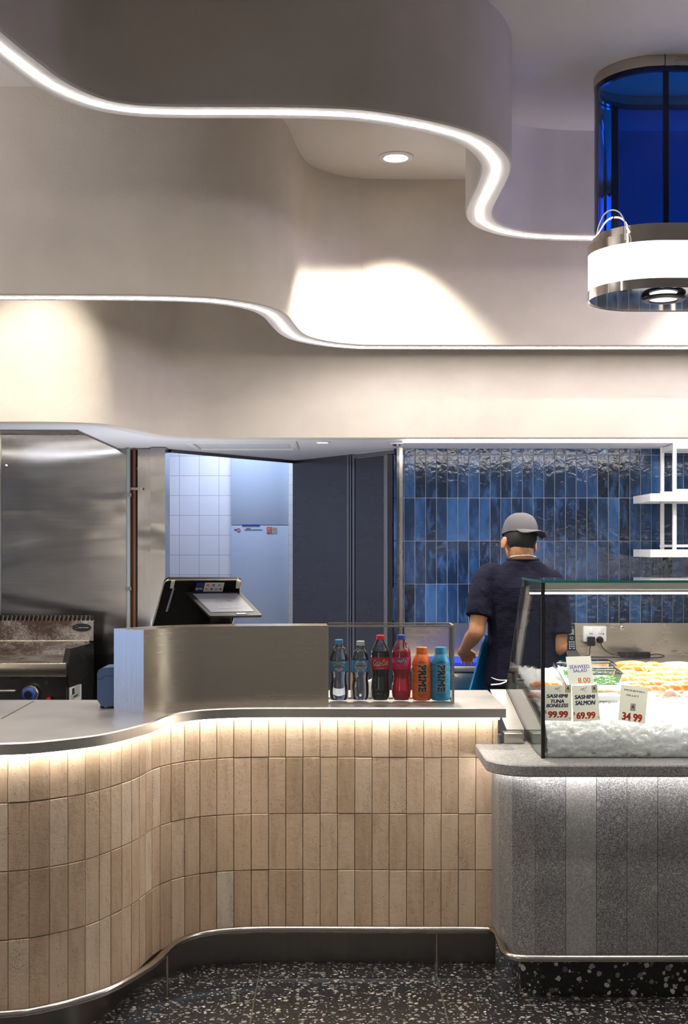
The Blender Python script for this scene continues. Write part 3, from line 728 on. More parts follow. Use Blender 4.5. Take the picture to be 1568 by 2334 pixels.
def blob(prof, z, hw, hh, pts, mi, b, ex):    # flat shape wrapped on the bottle
    f = rad_of(prof); c = V3(0, -(f(z)+ex), z); vs = [c]
    for x, y in pts: rr = f(z+y*hh)+ex; th = x*hw/rr; vs.append(V3(rr*math.sin(th), -rr*math.cos(th), z+y*hh))
    n = len(pts); vs = [c]; K = 5
    for k in range(1, K+1):
        for x, y in pts: y *= k/K; rr = f(z+y*hh)+ex; th = x*k/K*hw/rr; vs.append(V3(rr*math.sin(th), -rr*math.cos(th), z+y*hh))
    fs = [(0, 1+i, 1+(i+1) % n) for i in range(n)]
    for k in range(K-1): fs += [(1+k*n+i, 1+(k+1)*n+i, 1+(k+1)*n+(i+1) % n, 1+k*n+(i+1) % n) for i in range(n)]
    b.add(vs, fs, mi)
def wtxt(b, s, prof, z, w_, h, mi, bold=.02, shear=0.0, dx=0.0, ex=0.0008, vert=False):
    f = rad_of(prof)
    class R_: pass
    R, U = ((1,0,0), (0,0,1)) if not vert else ((0,0,-1), (1,0,0))
    fr_ = f(z)
    vs, fs = text_geo(s, bold, shear, 1.0); pts = []
    for x, y, k_ in vs:
        p = Vector(R)*(x*w_)+Vector(U)*(y*h); zz = z+p.z; rr = f(zz)+ex+k_*3e-5; th = (p.x+dx)/fr_; pts.append(V3(rr*math.sin(th), -rr*math.cos(th), zz))
    b.smooth = False; b.add(pts, fs, mi); b.smooth = True
ell_ = [(math.cos(2*math.pi*k/28), math.sin(2*math.pi*k/28)) for k in range(28)]
def kk(r): return r
# still water
P1 = [(.0005, .006), (.022, .003), (.031, .002), (.0345, .010), (.0355, .03), (.034, .055), (.0315, .075), (.0325, .09), (.035, .105), (.0355, .108), (.0355, .150), (.0352, .156), (.034, .165), (.030, .182), (.022, .198), (.0145, .207), (.013, .211), (.013, .222)]
def e1(t, P):
    b = MB(); lab(P, .110, .150, 0, b); blob(P, .129, .025, .017, [(-1, 1), (-.5, 1.1), (0, 1.15), (.5, 1.1), (1, 1), (.85, .1), (.5, -.8), (0, -1.05), (-.5, -.8), (-.85, .1)], 1, b, .0006)
    blob(P, .1425, .026, .006, [(-1.05, -.6), (-.5, .55), (0, .9), (.5, .55), (1.05, -.6), (.9, -1.1), (.4, -.4), (0, -.2), (-.4, -.4), (-.9, -1.1)], 2, b, .0011)
    wtxt(b, 'MOUNT', P, .1350, .022, .0058, 3, .03); wtxt(b, 'FRANKLIN', P, .1285, .036, .0075, 3, .03); wtxt(b, 'SPRING WATER', P, .1430, .036, .0028, 4, .01, ex=.0016); wtxt(b, 'STILL', P, .121, .010, .003, 5, .01)
    b.build('label', ['lab_wblue', 'card', 'lab_green', 'ink_navy', 'lab_pale', 'ink_blue'], t)
bottle('water_bottle', 'clear water bottle with a blue cap and green topped label, leftmost of the bottles', 772.5, P1, True, (.213, .0152, .016), 'capblue', 'water', .196, e1)
P2 = [(.0005, .006), (.02, .003), (.028, .003), (.031, .012), (.0325, .035), (.0315, .06), (.0285, .08), (.030, .095), (.0325, .105), (.0328, .108), (.0328, .150), (.032, .158), (.027, .176), (.019, .190), (.014, .197), (.0135, .212)]
def e2(t, P):
    b = MB(); lab(P, .108, .152, 0, b); blob(P, .130, .026, .022, [(-1, 0), (-.55, 1), (.55, 1), (1, 0), (.55, -1), (-.55, -1)], 1, b, .0006)
    wtxt(b, 'MOUNT', P, .1395, .022, .006, 2, .03); wtxt(b, 'FRANKLIN', P, .132, .038, .0078, 2, .03); wtxt(b, 'Lightly Sparkling', P, .1215, .034, .006, 3, .0, .4)
    b.build('label', ['lab_wblue', 'card', 'ink_navy', 'ink_blue'], t)
bottle('water_bottle', 'clear water bottle with a pale grey cap, second bottle from the left', 821.5, P2, True, (.207, .0155, .017), 'capgrey', 'water', .187, e2)
P3 = [(.0005, .008), (.018, .002), (.028, .002), (.0335, .012), (.0355, .03), (.0352, .05), (.033, .075), (.0315, .09), (.033, .105), (.0355, .118), (.0355, .165), (.0352, .175), (.032, .192), (.025, .210), (.018, .223), (.0145, .230), (.0138, .243)]
def e3(t, P):
    b = MB(); lab(P, .118, .164, 0, b); wtxt(b, 'Coca-Cola', P, .1445, .062, .021, 1, .012, .45); f = rad_of(P)
    b.tube([V3((f(.13)+.0009)*math.sin(a), -(f(.13)+.0009)*math.cos(a), .1335+.0028*math.sin(a*2.2)-.002*a) for a in [-.85+.1*k for k in range(13)]], [.0003+.0009*math.sin(math.pi*k/12) for k in range(13)], 6, 1)
    wtxt(b, 'CLASSIC', P, .124, .026, .0045, 1, .02)
    b.build('label', ['lab_red', 'card'], t)
bottle('cola_bottle', 'dark cola bottle with a red cap and red label', 867, P3, True, (.229, .0155, .017), 'capred', 'cola', .186, e3)
P4 = [(.0005, .008), (.018, .002), (.029, .002), (.0345, .014), (.0362, .034), (.0345, .055), (.030, .078), (.0285, .085), (.031, .10), (.0355, .116), (.0362, .125), (.0362, .165), (.0355, .176), (.032, .192), (.025, .210), (.018, .223), (.0145, .230), (.0138, .243)]
def e4(t, P):
    b = MB(); lab(P, .119, .164, 0, b)
    blob(P, .150, .021, .010, [(-1, .8), (-.2, 1.05), (1, .85), (1, -.5), (.2, -.7), (-.9, -1)], 1, b, .0006)
    wtxt(b, 'FANTA', P, .1505, .036, .0125, 2, .03, .1, ex=.0013); wtxt(b, 'TA', P, .150, .012, .0125, 2, .03, .1, dx=-.036)
    blob(P, .1295, .0035, .003, ell_, 3, b, .0006)
    for dx in (-.022, -.012, .014, .024):
        f = rad_of(P); b.ell((f(.13)*math.sin(dx/.036), -f(.13)*math.cos(dx/.036), .130), (.004, .0015, .0035), 10, 6, 3)
    b.build('label', ['lab_mag', 'ink_navy', 'card', 'lab_red'], t)
bottle('soda_bottle', 'bright red soft drink bottle with a blue cap', 914.5, P4, True, (.229, .0158, .018), 'capnavy', 'fantal', .188, e4)
def ribs():
    P = [(.0005, .002), (.032, .001), (.0345, .004)]
    z = .008
    while z < .125:
        P += [(.0362, z), (.0366, z+.008), (.0362, z+.017), (.0350, z+.020)]; z += .0205
    P += [(.0362, .134), (.0355, .142), (.032, .155), (.027, .166), (.0225, .173), (.0205, .176), (.0205, .179)]
    return P
def e5(mat, flav):
    def f(t, P):
        Q = [(.0366, 0), (.0366, .135), (.0355, .143), (.032, .156), (.027, .167)]
        b = MB(); wtxt(b, 'PRIME', Q, .085, .104, .0345, 0, .060, 0, vert=True, ex=.0004); wtxt(b, 'PRIME', Q, .085, .102, .0305, 1, .036, 0, vert=True, ex=.0010)
        if len(flav) == 1: wtxt(b, flav[0], Q, .1455, .026, .0042, 1, .02)
        else: wtxt(b, flav[0], Q, .1500, .012, .0038, 1, .02); wtxt(b, flav[1], Q, .1445, .034, .0038, 1, .02)
        wtxt(b, 'HYDRATION', Q, .0235, .036, .0038, 1, .02); wtxt(b, '500 ML', Q, .0175, .022, .0038, 1, .02)
        b.build('lettering', ['outline', 'ink'], t)
    return f
bottle('sports_drink', 'orange sports drink bottle with an orange cap', 961, ribs(), False, (.177, .0215, .0235), 'orange', None, 0, e5('orange', ['ORANGE']), body='orange')
bottle('sports_drink', 'sky blue sports drink bottle with a blue cap, rightmost of the bottles', 1004, ribs(), False, (.177, .0215, .0235), 'cyan', None, 0, e5('cyan', ['BLUE', 'RASPBERRY']), body='cyan')
b = MB(); b.lathe([(.0005, 0), (.0115, .001), (.0125, .03), (.0125, .085), (.009, .095), (.0065, .10), (.0065, .118), (.0005, .119)], (.062, 4.80, ZT), 20)
tag(b.build('wooden_mill', 'cork', loc=(.058, 4.80, ZT)), 'slim tan wooden bottle standing behind the two water bottles', 'mill')
b = MB(); b.ell((.145, 4.80, ZT+.035), (.040, .02, .038), 14, 8)
for v in b.v: v += noise.noise_vector(v*60)*.006
tag(b.build('crumpled_napkin', 'cardp', loc=(.14, 4.80, ZT)), 'crumpled white paper bundle behind the water and cola bottles', 'paper')

# ------------------------------------------------------------------ till and printer
t = thing('sales_terminal', 'black point of sale terminal with a tilted customer tablet behind the steel screen', 'till', (-.62, 4.85, ZT))
TL = at(376, 1322, 4.80); TR = at(551, 1322, 4.84); BL = at(349, 1420, 4.90); BR = at(530, 1420, 4.94); BL = TL+(BL-TL)*1.7; BR = TR+(BR-TR)*1.7
def rquad(TL, TR, BR, BL, r=.06, n=5):
    out = []
    def P(u, v): return TL.lerp(TR, u).lerp(BL.lerp(BR, u), v)
    w_ = (TR-TL).length; h = (BL-TL).length; ru, rv = r/w_, r/h
    for cu, cv, a0 in ((1-ru, rv, -90), (1-ru, 1-rv, 0), (ru, 1-rv, 90), (ru, rv, 180)):
        for i in range(n+1): a = math.radians(a0+90*i/n); out.append(P(cu+ru*math.cos(a), cv+rv*math.sin(a)))
    return out
nrm = (TR-TL).cross(BL-TL).normalized(); nrm = nrm if nrm.y < 0 else -nrm
b = MB(); rq = rquad(TL, TR, BR, BL, .018); b.loft([[p for p in rq], [p-nrm*.022 for p in rq]]); b.build('monitor_shell', 'shell', t, sharp=50)
nrm = (TR-TL).cross(BL-TL).normalized(); nrm = nrm if nrm.y < 0 else -nrm
def PM(u, v, d=.001): return TL.lerp(TR, u).lerp(BL.lerp(BR, u), v)+nrm*d
rq = rquad(TL, TR, BR, BL, .018); b = MB(); b.tube([p for p in rq], .0028, 8, closed=True); b.build('silver_bezel', 'steel', t)
b = MB(); b.box((-.70, 4.86, ZT), (-.44, 5.0, ZT+.02), bev=.006); b.box((-.60, 4.90, ZT+.02), (-.54, 4.94, 1.2)); b.build('stand', 'black', t)
b = MB(); b.slab([PM(.42, .03, .002), PM(.78, .03, .002), PM(.78, .15, .002), PM(.42, .15, .002)], .001, 0)
b.slab([PM(.53, .03, .003), PM(.78, .03, .003), PM(.78, .15, .003), PM(.53, .15, .003)], .0008, 1)
R_ = (TR-TL).normalized(); U_ = (TL-BL).normalized()
b.text('tyro', PM(.465, .115, .004), R_, U_, .027, .014, 1, .02)
for k, (u, v, m_) in enumerate([(.57, .06, 2), (.645, .06, 3), (.72, .06, 4), (.565, .115, 4), (.63, .115, 3), (.69, .115, 4), (.745, .115, 3)]): b.slab([PM(u-.014, v-.012, .004), PM(u+.014, v-.012, .004), PM(u+.014, v+.012, .004), PM(u-.014, v+.012, .004)], .0004, m_)
b.build('sticker', ['ink_navy', 'card', 'ink_red', 'ink_blue', 'ink_grey'], t)
b = MB()
for u0, u1 in ((.08, .13), (.93, .985)): b.slab([PM(u0, -.005, .004), PM(u1, -.005, .004), PM(u1+.005, .10, .005), PM(u0+.012, .10, .005)], .002); b.build('tape', 'card', t); b = MB()
b.slab([PM(.125, .10, .004), PM(.15, .10, .004), PM(.14, .42, .004), PM(.115, .42, .004)], .001); b.build('tape', 'ink_grey', t)

tl, tr, br, bl = at(422, 1348, 4.84), at(546, 1347, 4.87), at(598, 1402, 4.72), at(478, 1404, 4.69)
n2 = (tr-tl).cross(bl-tl).normalized(); n2 = n2 if n2.y < 0 else -n2
b = MB(); rq = rquad(tl, tr, br, bl, .008); b.loft([[p for p in rq], [p-n2*.010 for p in rq]]); tb = b.build('customer_tablet', 'black', t)
def PT(u, v, d=.0008): return tl.lerp(tr, u).lerp(bl.lerp(br, u), v)+n2*d
b = MB(); b.slab([PT(.09, .11), PT(.91, .11), PT(.91, .86), PT(.09, .86)], .0006, 0)
R2 = (tr-tl).normalized(); U2 = (tl-bl).normalized(); b.text('OCEAN CITY', PT(.50, .70, .0035), R2, U2, .085, .010, 1, .0)
for k in range(4): b.tube([PT(.36+.30*s, .46-.07*k+.05*math.sin(s*6+k), .003) for s in [q/10 for q in range(11)]], .0004, 5, 1)
b.slab([PT(.53, .90), PT(.74, .90), PT(.74, .97), PT(.53, .97)], .0003, 3); smudge(b, lambda u, v: PT(u, v, .0014), .54, .71, .935, .04, 2, 9)
b.build('screen', ['screen', 'ink_grey', 'cardp', 'ink_navy'], tb)
b = MB(); b.lathe([(.03, 0), (.03, .008), (.012, .014), (.012, .03)], (-.47, 4.84, 1.235), 24); b.box((-.50, 4.82, 1.245), (-.42, 4.86, 1.30), bev=.005); b.box((-.56, 4.80, 1.18), (-.40, 4.90, 1.24), bev=.01); b.build('tablet_mount', 'black', t)

t = thing('receipt_printer', 'dark blue receipt printer tucked against the left end of the steel screen', 'printer', (-.80, 4.45, ZT))
xa = -.872; b = MB(); A = [(xa+.016, ZT+.008), (xa, ZT+.032), (xa, ZT+.128), (xa+.006, ZT+.141), (xa+.018, ZT+.147), (-.808, ZT+.150), (-.808, ZT+.008)]
b.loft([[V3(x, 4.45, z) for x, z in A], [V3(x, 4.58, z) for x, z in A]]); b.build('printer_body', 'navyp', t, sharp=20)
b = MB(); b.tube([V3(xa-.0005, 4.4495, ZT+.108), V3(xa+.008, 4.4490, ZT+.105), V3(xa+.02, 4.4490, ZT+.110), V3(xa+.028, 4.4490, ZT+.119), V3(-.809, 4.4490, ZT+.117)], .0009, 6); b.build('lid_seam', 'ink', t)
for x in (xa+.015, -.822): b = MB(); b.cyl((x, 4.47, ZT+.0002), .008, .009, 12); b.build('foot', 'black', t)

# ------------------------------------------------------------------ griddle
t = thing('griddle', 'grease stained flat top griddle with a blue control knob against the kitchen wall', 'griddle', (-1.9, 6.9, 0))
gx = -1.432; yf, ybk = 6.50, 7.22
def zz(py, Y): return EYE-(py-VY)*Y/F
b = MB(); b.smooth = False; b.box((-3.2, ybk-.03, zz(1460, ybk)), (gx-.004, ybk, zz(1415, ybk)), 0); b.box((-3.2, ybk-.045, zz(1466, ybk)), (gx-.02, ybk-.02, zz(1458, ybk)), 1, bev=.003)
b.build('splashback', ['stained', 'steel'], t)
b = MB(); z0, z1 = zz(1414, ybk), zz(1402, ybk)
b.box((-3.2, ybk-.03, z0-.003), (gx, ybk, z0), 1)
k = -3.2
while k < gx-.02:
    b.slab([(k, ybk-.02, z0), (k+.012, ybk-.03, z0), (k+.02, ybk-.03, z1), (k+.008, ybk-.02, z1)], .006, 0); k += .0255
b.box((-3.2, ybk-.012, z0), (gx, ybk, z1), 2)
b.build('vent_louvres', ['steel', 'stained', 'blackm'], t)
zp = zz(1511, yf); b = MB(); b.box((-3.2, yf, zz(1543, yf)), (gx-.005, yf+.03, zp), bev=.006); b.build('front_rail', 'steel', t)
b = MB(); b.slab([(-3.2, ybk-.05, zz(1462, ybk)), (gx-.04, ybk-.05, zz(1462, ybk)), (gx-.04, ybk-.20, zz(1495, 7.02)), (-3.2, ybk-.20, zz(1495, 7.02))], .004, 0); b.slab([(-3.2, ybk-.20, zz(1496, 7.02)), (gx-.04, ybk-.20, zz(1496, 7.02)), (gx-.04, yf+.03, zp-.012), (-3.2, yf+.03, zp-.012)], .01, 0)
b.build('hot_plate', 'stained', t)
b = MB(); 
sd = [(yf+.03, zz(1560, yf)), (yf+.03, zp+.002), (yf+.09, zz(1478, 6.6)), (ybk-.01, zz(1464, ybk)), (ybk-.01, zz(1560, ybk))]
b.add([(gx-.03, y, z) for y, z in sd]+[(gx, y, z) for y, z in sd], [(0,1,2,3,4), (9,8,7,6,5)]+[(i, 5+i, 5+(i+1) % 5, (i+1) % 5) for i in range(5)]); b.smooth = False
b.build('side_guard', 'steel_dark', t)
b = MB(); b.box((-3.2, yf+.02, .35), (gx-.008, yf+.05, zz(1544, yf)), 0); b.box((-3.2, yf+.05, .35), (gx-.008, ybk, zz(1555, yf)), 1)
b.box((gx-.02, yf+.05, .35), (gx-.004, ybk-.01, zz(1530, ybk)), 1)
for xx in (-2.06, -1.95, -1.85, -1.74, -1.62): b.box((xx, yf+.018, zz(1546.5, yf)), (xx+.06, yf+.03, zz(1544.5, yf)), 2)
b.box((-2.2, yf+.005, zz(1578, yf)), (at(34, 0, yf).x, yf+.03, zz(1573.5, yf)), 3, bev=.004)
b.build('cabinet_front', ['steel_wall', 'steel_dark', 'blackm', 'steel'], t)
RX = Matrix.Rotation(math.pi/2, 4, 'X')
c = at(70, 1581, yf); b = MB(); b.lathe([(.045, 0), (.045, .012), (.040, .018), (.0005, .018)], n=32, m=Matrix.Translation(c) @ RX, mi=1); b.lathe([(.034, .018), (.034, .045), (.026, .05), (.0005, .05)], n=32, m=Matrix.Translation(c) @ RX, mi=0); b.lathe([(.020, .05), (.020, .062), (.0005, .062)], (0,0,0), 24, 2, Matrix.Translation(c) @ RX)
for v in b.v: pass
b.build('control_knob', ['knobblue', 'steel', 'black'], t, sharp=40)
b = MB(); c = at(112, 1592, yf); b.lathe([(.014, 0), (.014, .01), (.0005, .01)], n=20, m=Matrix.Translation(c) @ RX, mi=1); b.lathe([(.009, .01), (.009, .022), (.0005, .022)], n=20, m=Matrix.Translation(c) @ RX); b.build('pilot_button', ['red', 'black'], t)
b = MB(); c = at(104, 1557, yf); b.lathe([(.012, -.018), (.0005, -.017)], n=20, m=Matrix.Translation(c) @ RX); b.build('sight_hole', 'blackm', t)
b = MB(); b.slab([(gx+.0, 6.56, zz(1568, 6.56)), (gx+.0, 6.56, zz(1600, 6.56)), (gx+.0, 6.86, zz(1594, 6.86)), (gx+.0, 6.86, zz(1558, 6.86))], .001, 0)
for k in range(9): b.box((gx+.001, 6.58+(.10 if k < 5 else 0), zz(1562+3.6*k, 6.7)), (gx+.002, 6.82, zz(1561.3+3.6*k, 6.7)), 1)
b.box((gx+.001, 6.66, zz(1588, 6.7)), (gx+.002, 6.76, zz(1585, 6.7)), 1); b.box((gx+.001, 6.62, zz(1580, 6.7)), (gx+.002, 6.67, zz(1566, 6.7)), 1)
b.build('rating_plate', ['card', 'ink'], t)
c = at(187, 1430, ybk-.035); b = MB(); b.lathe([(.055, .001), (.05, .006), (.0005, .006)], n=36, m=Matrix.Translation(c) @ RX @ Matrix.Scale(.42, 4, (0,1,0))); b.text('C', c+V3(-.033, -.008, 0), (1,0,0), (0,0,1), .014, .018, 1, .0); smudge(b, lambda u, v: c+V3(u, -.0075, v), -.022, .035, -.001, .006, 1, 8); b.build('maker_badge', ['blackm', 'stained'], t)

# ------------------------------------------------------------------ fish display: granite base
t = thing('fish_counter', 'grey granite clad base of the fish display with a dark terrazzo kick', 'display counter', (1.2, 4.3, 0))
b = MB(); b.smooth = False
gp = [(.5665, 4.520), (.5665, 4.42), (.5675, 4.33), (.603, 4.24), (.673, 4.19)]
while gp[-1][0] < 3.2: gp.append((gp[-1][0]+.1045, 4.19))
for i, (a, c) in enumerate(zip(gp, gp[1:])):
    a = Vector(a); c = Vector(c); ux = (c-a).normalized(); nrm = Vector((ux.y, -ux.x)); b.ct = (([.5, .5, .25, .05, .15, 1.0, .0, .2, .1, .6])[i % 10], 0, 0)
    o = V3(a.x-nrm.x*.02, a.y-nrm.y*.02, 0); brick(b, o, V3(ux.x, ux.y, 0), V3(nrm.x, nrm.y, 0), (c-a).length, .15, .79, .02, .0010, (0, 0), .0006)
b.ct = (.5, .5, .5); b.prism([(.585, 4.515), (.585, 4.34), (.62, 4.26), (.68, 4.206), (3.2, 4.206), (3.2, 5.08), (.66, 5.08), (.66, 4.515)], .15, .785, 1)
b.build('granite_cladding', ['granite', 'greypipe'], t)
b = MB(); b.smooth = False; b.prism([(.627, 4.66), (.627, 4.617), (.641, 4.306), (.702, 4.255), (3.2, 4.255), (3.2, 4.66)], 0, .152); 
b.build('kick_plate', 'terr_kick', t)
b = MB(); lp = [Vector(p) for p in [(.545, 4.5), (.545, 4.34), (.565, 4.26), (.62, 4.185), (.70, 4.155), (.9, 4.15), (3.2, 4.15)]]; lp = crom(lp, .02); lpB = offs(lp, .016); band_solid(lp, lpB, .782, .7905, b); b.build('led_strip', 'led_l', t)
# ledge slab
b = MB(); b.ct = (.45, 0, 0)
sp_ = [(.505, 4.52)]+[(.505, 4.20)]+[(.645-.14*math.cos(a), 4.213-.14*math.sin(a)) for a in [math.pi/2*k/10 for k in range(1, 11)]]+[(3.2, 4.073), (3.2, 4.66), (.705, 4.66), (.625, 4.58), (.60, 4.52)]
cx = [Vector(p) for p in sp_]
def inset(d): 
    out = []
    for x, y in sp_: out.append((x+(d if x < .64 else 0)*(1 if x < .56 else .5), y+(d if y < 4.3 else 0)*(1 if y < 4.15 else .4)))
    return out
b.loft([[V3(x, y, .791) for x, y in inset(.004)], [V3(x, y, .795) for x, y in sp_], [V3(x, y, .826) for x, y in sp_], [V3(x, y, .83) for x, y in inset(.004)]])
tag(b.build('stone_ledge', 'granite_top', loc=(1.2, 4.3, .79), sharp=40), 'speckled grey granite ledge with a rounded left corner running below the display glass', 'ledge')
# steel body between worktop and case
t = thing('glass_case', 'glass fish display case with a green edged top and a lamp bar', 'display case', (1.2, 4.6, .83))
b = MB(); b.smooth = False
prof = [(4.30, .832), (4.235, .832), (4.235, .845), (4.95, 1.00), (5.10, 1.00), (5.10, .90), (5.0, .85), (4.66, .832)]
b.add([(.712, y, z) for y, z in prof]+[(3.2, y, z) for y, z in prof], [tuple(range(8)), tuple(range(15, 7, -1))]+[(i, 8+i, 8+(i+1) % 8, (i+1) % 8) for i in range(8)])
b.build('pan', 'steel', t)
b = MB(); b.smooth = False; pq = [(4.60, .8305), (4.60, .872), (5.10, .965), (5.10, .8305)]; b.add([(.632, y, z) for y, z in pq]+[(.6975, y, z) for y, z in pq], [(0,1,2,3), (7,6,5,4)]+[(i, 4+i, 4+(i+1) % 4, (i+1) % 4) for i in range(4)]); b.box((.612, 4.525, .8305), (.684, 4.598, .868), bev=.004)
b.build('end_housing', 'steel_top', t)
b = MB(); X = .702; pp = [(4.218, .831), (4.218, 1.4325), (4.647, 1.4325), (5.105, .967), (5.105, .945), (4.36, .831)]
def sheet(b, pp, x0, x1, mi=0): n = len(pp); b.add([(x0, y, z) for y, z in pp]+[(x1, y, z) for y, z in pp], [tuple(range(n)), tuple(range(2*n-1, n-1, -1))]+[(i, n+i, n+(i+1) % n, (i+1) % n) for i in range(n)], mi)
b.smooth = False; sheet(b, pp, .6985, .7025); b.build('side_glass', 'glass', t)
b = MB(); b.smooth = False; b.box((.712, 4.212, .831), (3.2, 4.218, 1.4325)); b.build('front_glass', 'glass', t)
b = MB(); b.smooth = False; b.box((.698, 4.208, 1.4325), (3.2, 4.655, 1.4405), 0); b.build('top_glass', 'glass', t)
b = MB(); b.smooth = False; b.box((.697, 4.2065, 1.4320), (3.2, 4.2085, 1.4408), 0); b.box((.6965, 4.2075, 1.4322), (.6985, 4.655, 1.4406), 0); b.build('glass_edge', 'glass_edge', t)
b = MB(); b.box((.6975, 4.209, .831), (.7095, 4.2205, 1.4322)); b.build('corner_joint', 'blackm', t); b = MB()
q = [(4.640, 1.4325), (4.648, 1.4325), (5.106, .967), (5.098, .967)]; sheet(b, q, .6975, .7030); sheet(b, [(4.60, 1.4325), (4.60, 1.405), (4.67, 1.405), (4.645, 1.4325)], .6975, .7032); b.build('corner_joint', 'blackm', t)
b = MB(); b.smooth = False; q = [(4.600, 1.41), (4.636, 1.41), (5.085, .965), (5.04, .965)]; sheet(b, q, .706, .726); b.build('support_post', 'steel_top', t)
b = MB(); b.smooth = False; sheet(b, [(4.27, .838), (4.264, .95), (4.99, 1.018), (5.10, .985), (5.10, .95), (4.37, .838)], .7032, .7045); b.build('frosted_band', 'frost', t)
b = MB(); b.box((.72, 4.60, 1.398), (3.2, 4.645, 1.428)); b.box((.715, 4.585, 1.385), (3.2, 4.615, 1.397), bev=.003); b.build('lamp_housing', 'steel_top', t)
b = MB(); b.box((.72, 4.590, 1.3795), (3.2, 4.610, 1.3848)); b.build('led_strip', 'led_case', t)
# rounded glass triangle seam etc. -> sliding clear divider
t2 = thing('clear_divider', 'clear acrylic divider leaning beside the salad tubs', 'divider', (.80, 4.6, 1.0))
b = MB(); b.slab([at(1262, 1511, 4.85), at(1290, 1558, 4.62), at(1290, 1600, 4.62), at(1262, 1560, 4.85)], .003); b.build('acrylic_sheet', 'clearbox', t2)

# ice
def icez(y): return .953+(min(y, 5.0)-4.26)*.165
def icef(x, y):
    p = V3(x*62, y*78, 0); d_, pt = noise.voronoi(p); q = pt[0]; h = noise.cell(q*7.3); h2 = noise.cell(q*3.1+V3(9, 4, 2)); h3 = noise.cell(q*5.7+V3(3, 8, 1))
    return .006*h + ((p-q).x*(h2) + (p-q).y*(h3))*.0095
b = MB(); b.smooth = False
NXg, NYg = 230, 96
rows = []; NF_ = 40
for j in range(NF_+NYg+1):
    if j <= NF_: u_ = j/NF_; a_ = u_*math.pi/2*.85; y = 4.228+.125*(1-math.cos(a_)); z = .836+.128*math.sin(a_)/math.sin(math.pi/2*.85); ny, nz_ = -math.cos(a_), math.sin(a_); s_ = u_*.19
    else: u_ = (j-NF_)/NYg; y = 4.228+.125*(1-math.cos(math.pi/2*.85))+.66*u_; z = .964+u_*.105; ny, nz_ = -.15, .99; s_ = .19+.66*u_
    row = []
    for i in range(NXg+1):
        x = .722+1.35*i/NXg; h = icef(x, s_)*1.25+.006*noise.noise(V3(x*14, s_*14, 2)); row.append(V3(x, max(4.2225, y+ny*h), z+nz_*h-.004))
    rows.append(row)
bot = [V3(p.x, 4.23, .832) for p in rows[0]]
b.loft([bot]+rows, closed=False)
random.seed(3)
def cube_ice(c, s):
    vs = []; R = Matrix.Rotation(random.uniform(0, 6.3), 3, Vector((random.gauss(0,1), random.gauss(0,1), random.gauss(0,1))).normalized())
    for x in (-1, 1):
        for y in (-1, 1):
            for z in (-1, 1): vs.append(c + R @ V3(x*s*random.uniform(.55, 1), y*s*random.uniform(.55, 1), z*s*random.uniform(.4, .8)))
    b.add(vs, [(0,1,3,2), (4,6,7,5), (0,4,5,1), (2,3,7,6), (0,2,6,4), (1,5,7,3)])
for k in range(0):
    x = random.uniform(.722, 2.06)
    if k < 700: u_ = random.random(); y = 4.228+.11*u_*u_+.006; z = .842+.125*math.sqrt(u_)*.95+random.uniform(-.004, .004)
    else: y = random.uniform(4.33, 4.78); z = icez(y)-.006
    cube_ice(V3(x, y, z), random.uniform(.004, .008))
tag(b.build('crushed_ice', 'ice', loc=(1.2, 4.4, .85)), 'bed of white crushed ice filling the glass fish display', 'ice', kind='stuff')

# fish portions
def fillet(name, mat, L, W, H, seed, taper=.5, hook=0.0):
    random.seed(seed); rings = []
    for i in range(13):
        s = i/12; e = math.sin(math.pi*min(1, max(.0, .04+s*.92)))**.35; wd = W*(1-taper*s)*e; ht = H*(1-.4*s*taper)*(.35+.65*e); ring = []
        for j in range(18):
            a = 2*math.pi*j/18; ca, sa = math.cos(a), math.sin(a); n_ = .55
            x = math.copysign(abs(ca)**n_, ca)*wd/2; z = math.copysign(abs(sa)**n_, sa)*ht/2+ht/2
            wob = noise.noise(V3(s*5, a, seed))*H*.18
            ring.append(V3((s-.5)*L, x+hook*math.sin(s*3)*W, z+wob+H*.1*math.sin(s*math.pi)))
        rings.append(ring)
    b = MB(); b.loft(rings); return b.build(name, mat, sharp=60)
def place(o, px, py, Y, rz, rx=0.0, label='', cat='fish fillet', group=None, z=None, s=1.0):
    p = at(px, py, Y); o.location = (p.x, Y, p.z if z is None else z); o.rotation_euler = (rx, 0, rz); o.scale = (s, s, s); tag(o, label, cat, group or 'fillets lying on the ice'); return o
D = math.radians
place(fillet('salmon_fillet', 'salmon', .17, .08, .035, 1, .5), 1432, 1543, 4.93, D(175), 0, 'large orange salmon fillet at the back left of the display', z=1.062)
place(fillet('salmon_fillet', 'salmon', .10, .07, .03, 2, .4), 1492, 1541, 4.95, D(-15), 0, 'smaller orange salmon fillet right of the large one at the back', z=1.062)
place(fillet('salmon_fillet', 'salmon', .14, .08, .025, 4, .5), 1425, 1560, 4.82, D(200), 0, 'orange salmon fillet lying just in front of the large back one', z=1.046)
place(fillet('fish_fillet', 'whitefish', .20, .07, .030, 5, .3), 1552, 1538, 4.95, D(0), 0, 'pale pink fish fillet at the back right of the display', z=1.062)
place(fillet('fish_fillet', 'whitefish', .16, .045, .016, 6, .6), 1385, 1590, 4.60, D(8), 0, 'thin pale fillet on the ice behind the monkfish card', z=1.008)
place(fillet('fish_fillet', 'whitefish', .12, .035, .012, 9, .6), 1376, 1601, 4.53, D(-25), 0, 'thin pinkish fillet strip nearest the glass left of the monkfish card', z=.998)
place(fillet('tuna_steak', 'darkfish', .07, .06, .02, 7, .2), 1226, 1568, 4.52, D(10), 0, 'dark red tuna steak at the far left end of the ice', z=1.000)
place(fillet('salmon_fillet', 'salmon', .12, .05, .022, 8, .5, .2), 1243, 1566, 4.68, D(12), 0, 'orange salmon piece on top of the ice at the far left end', z=1.022)
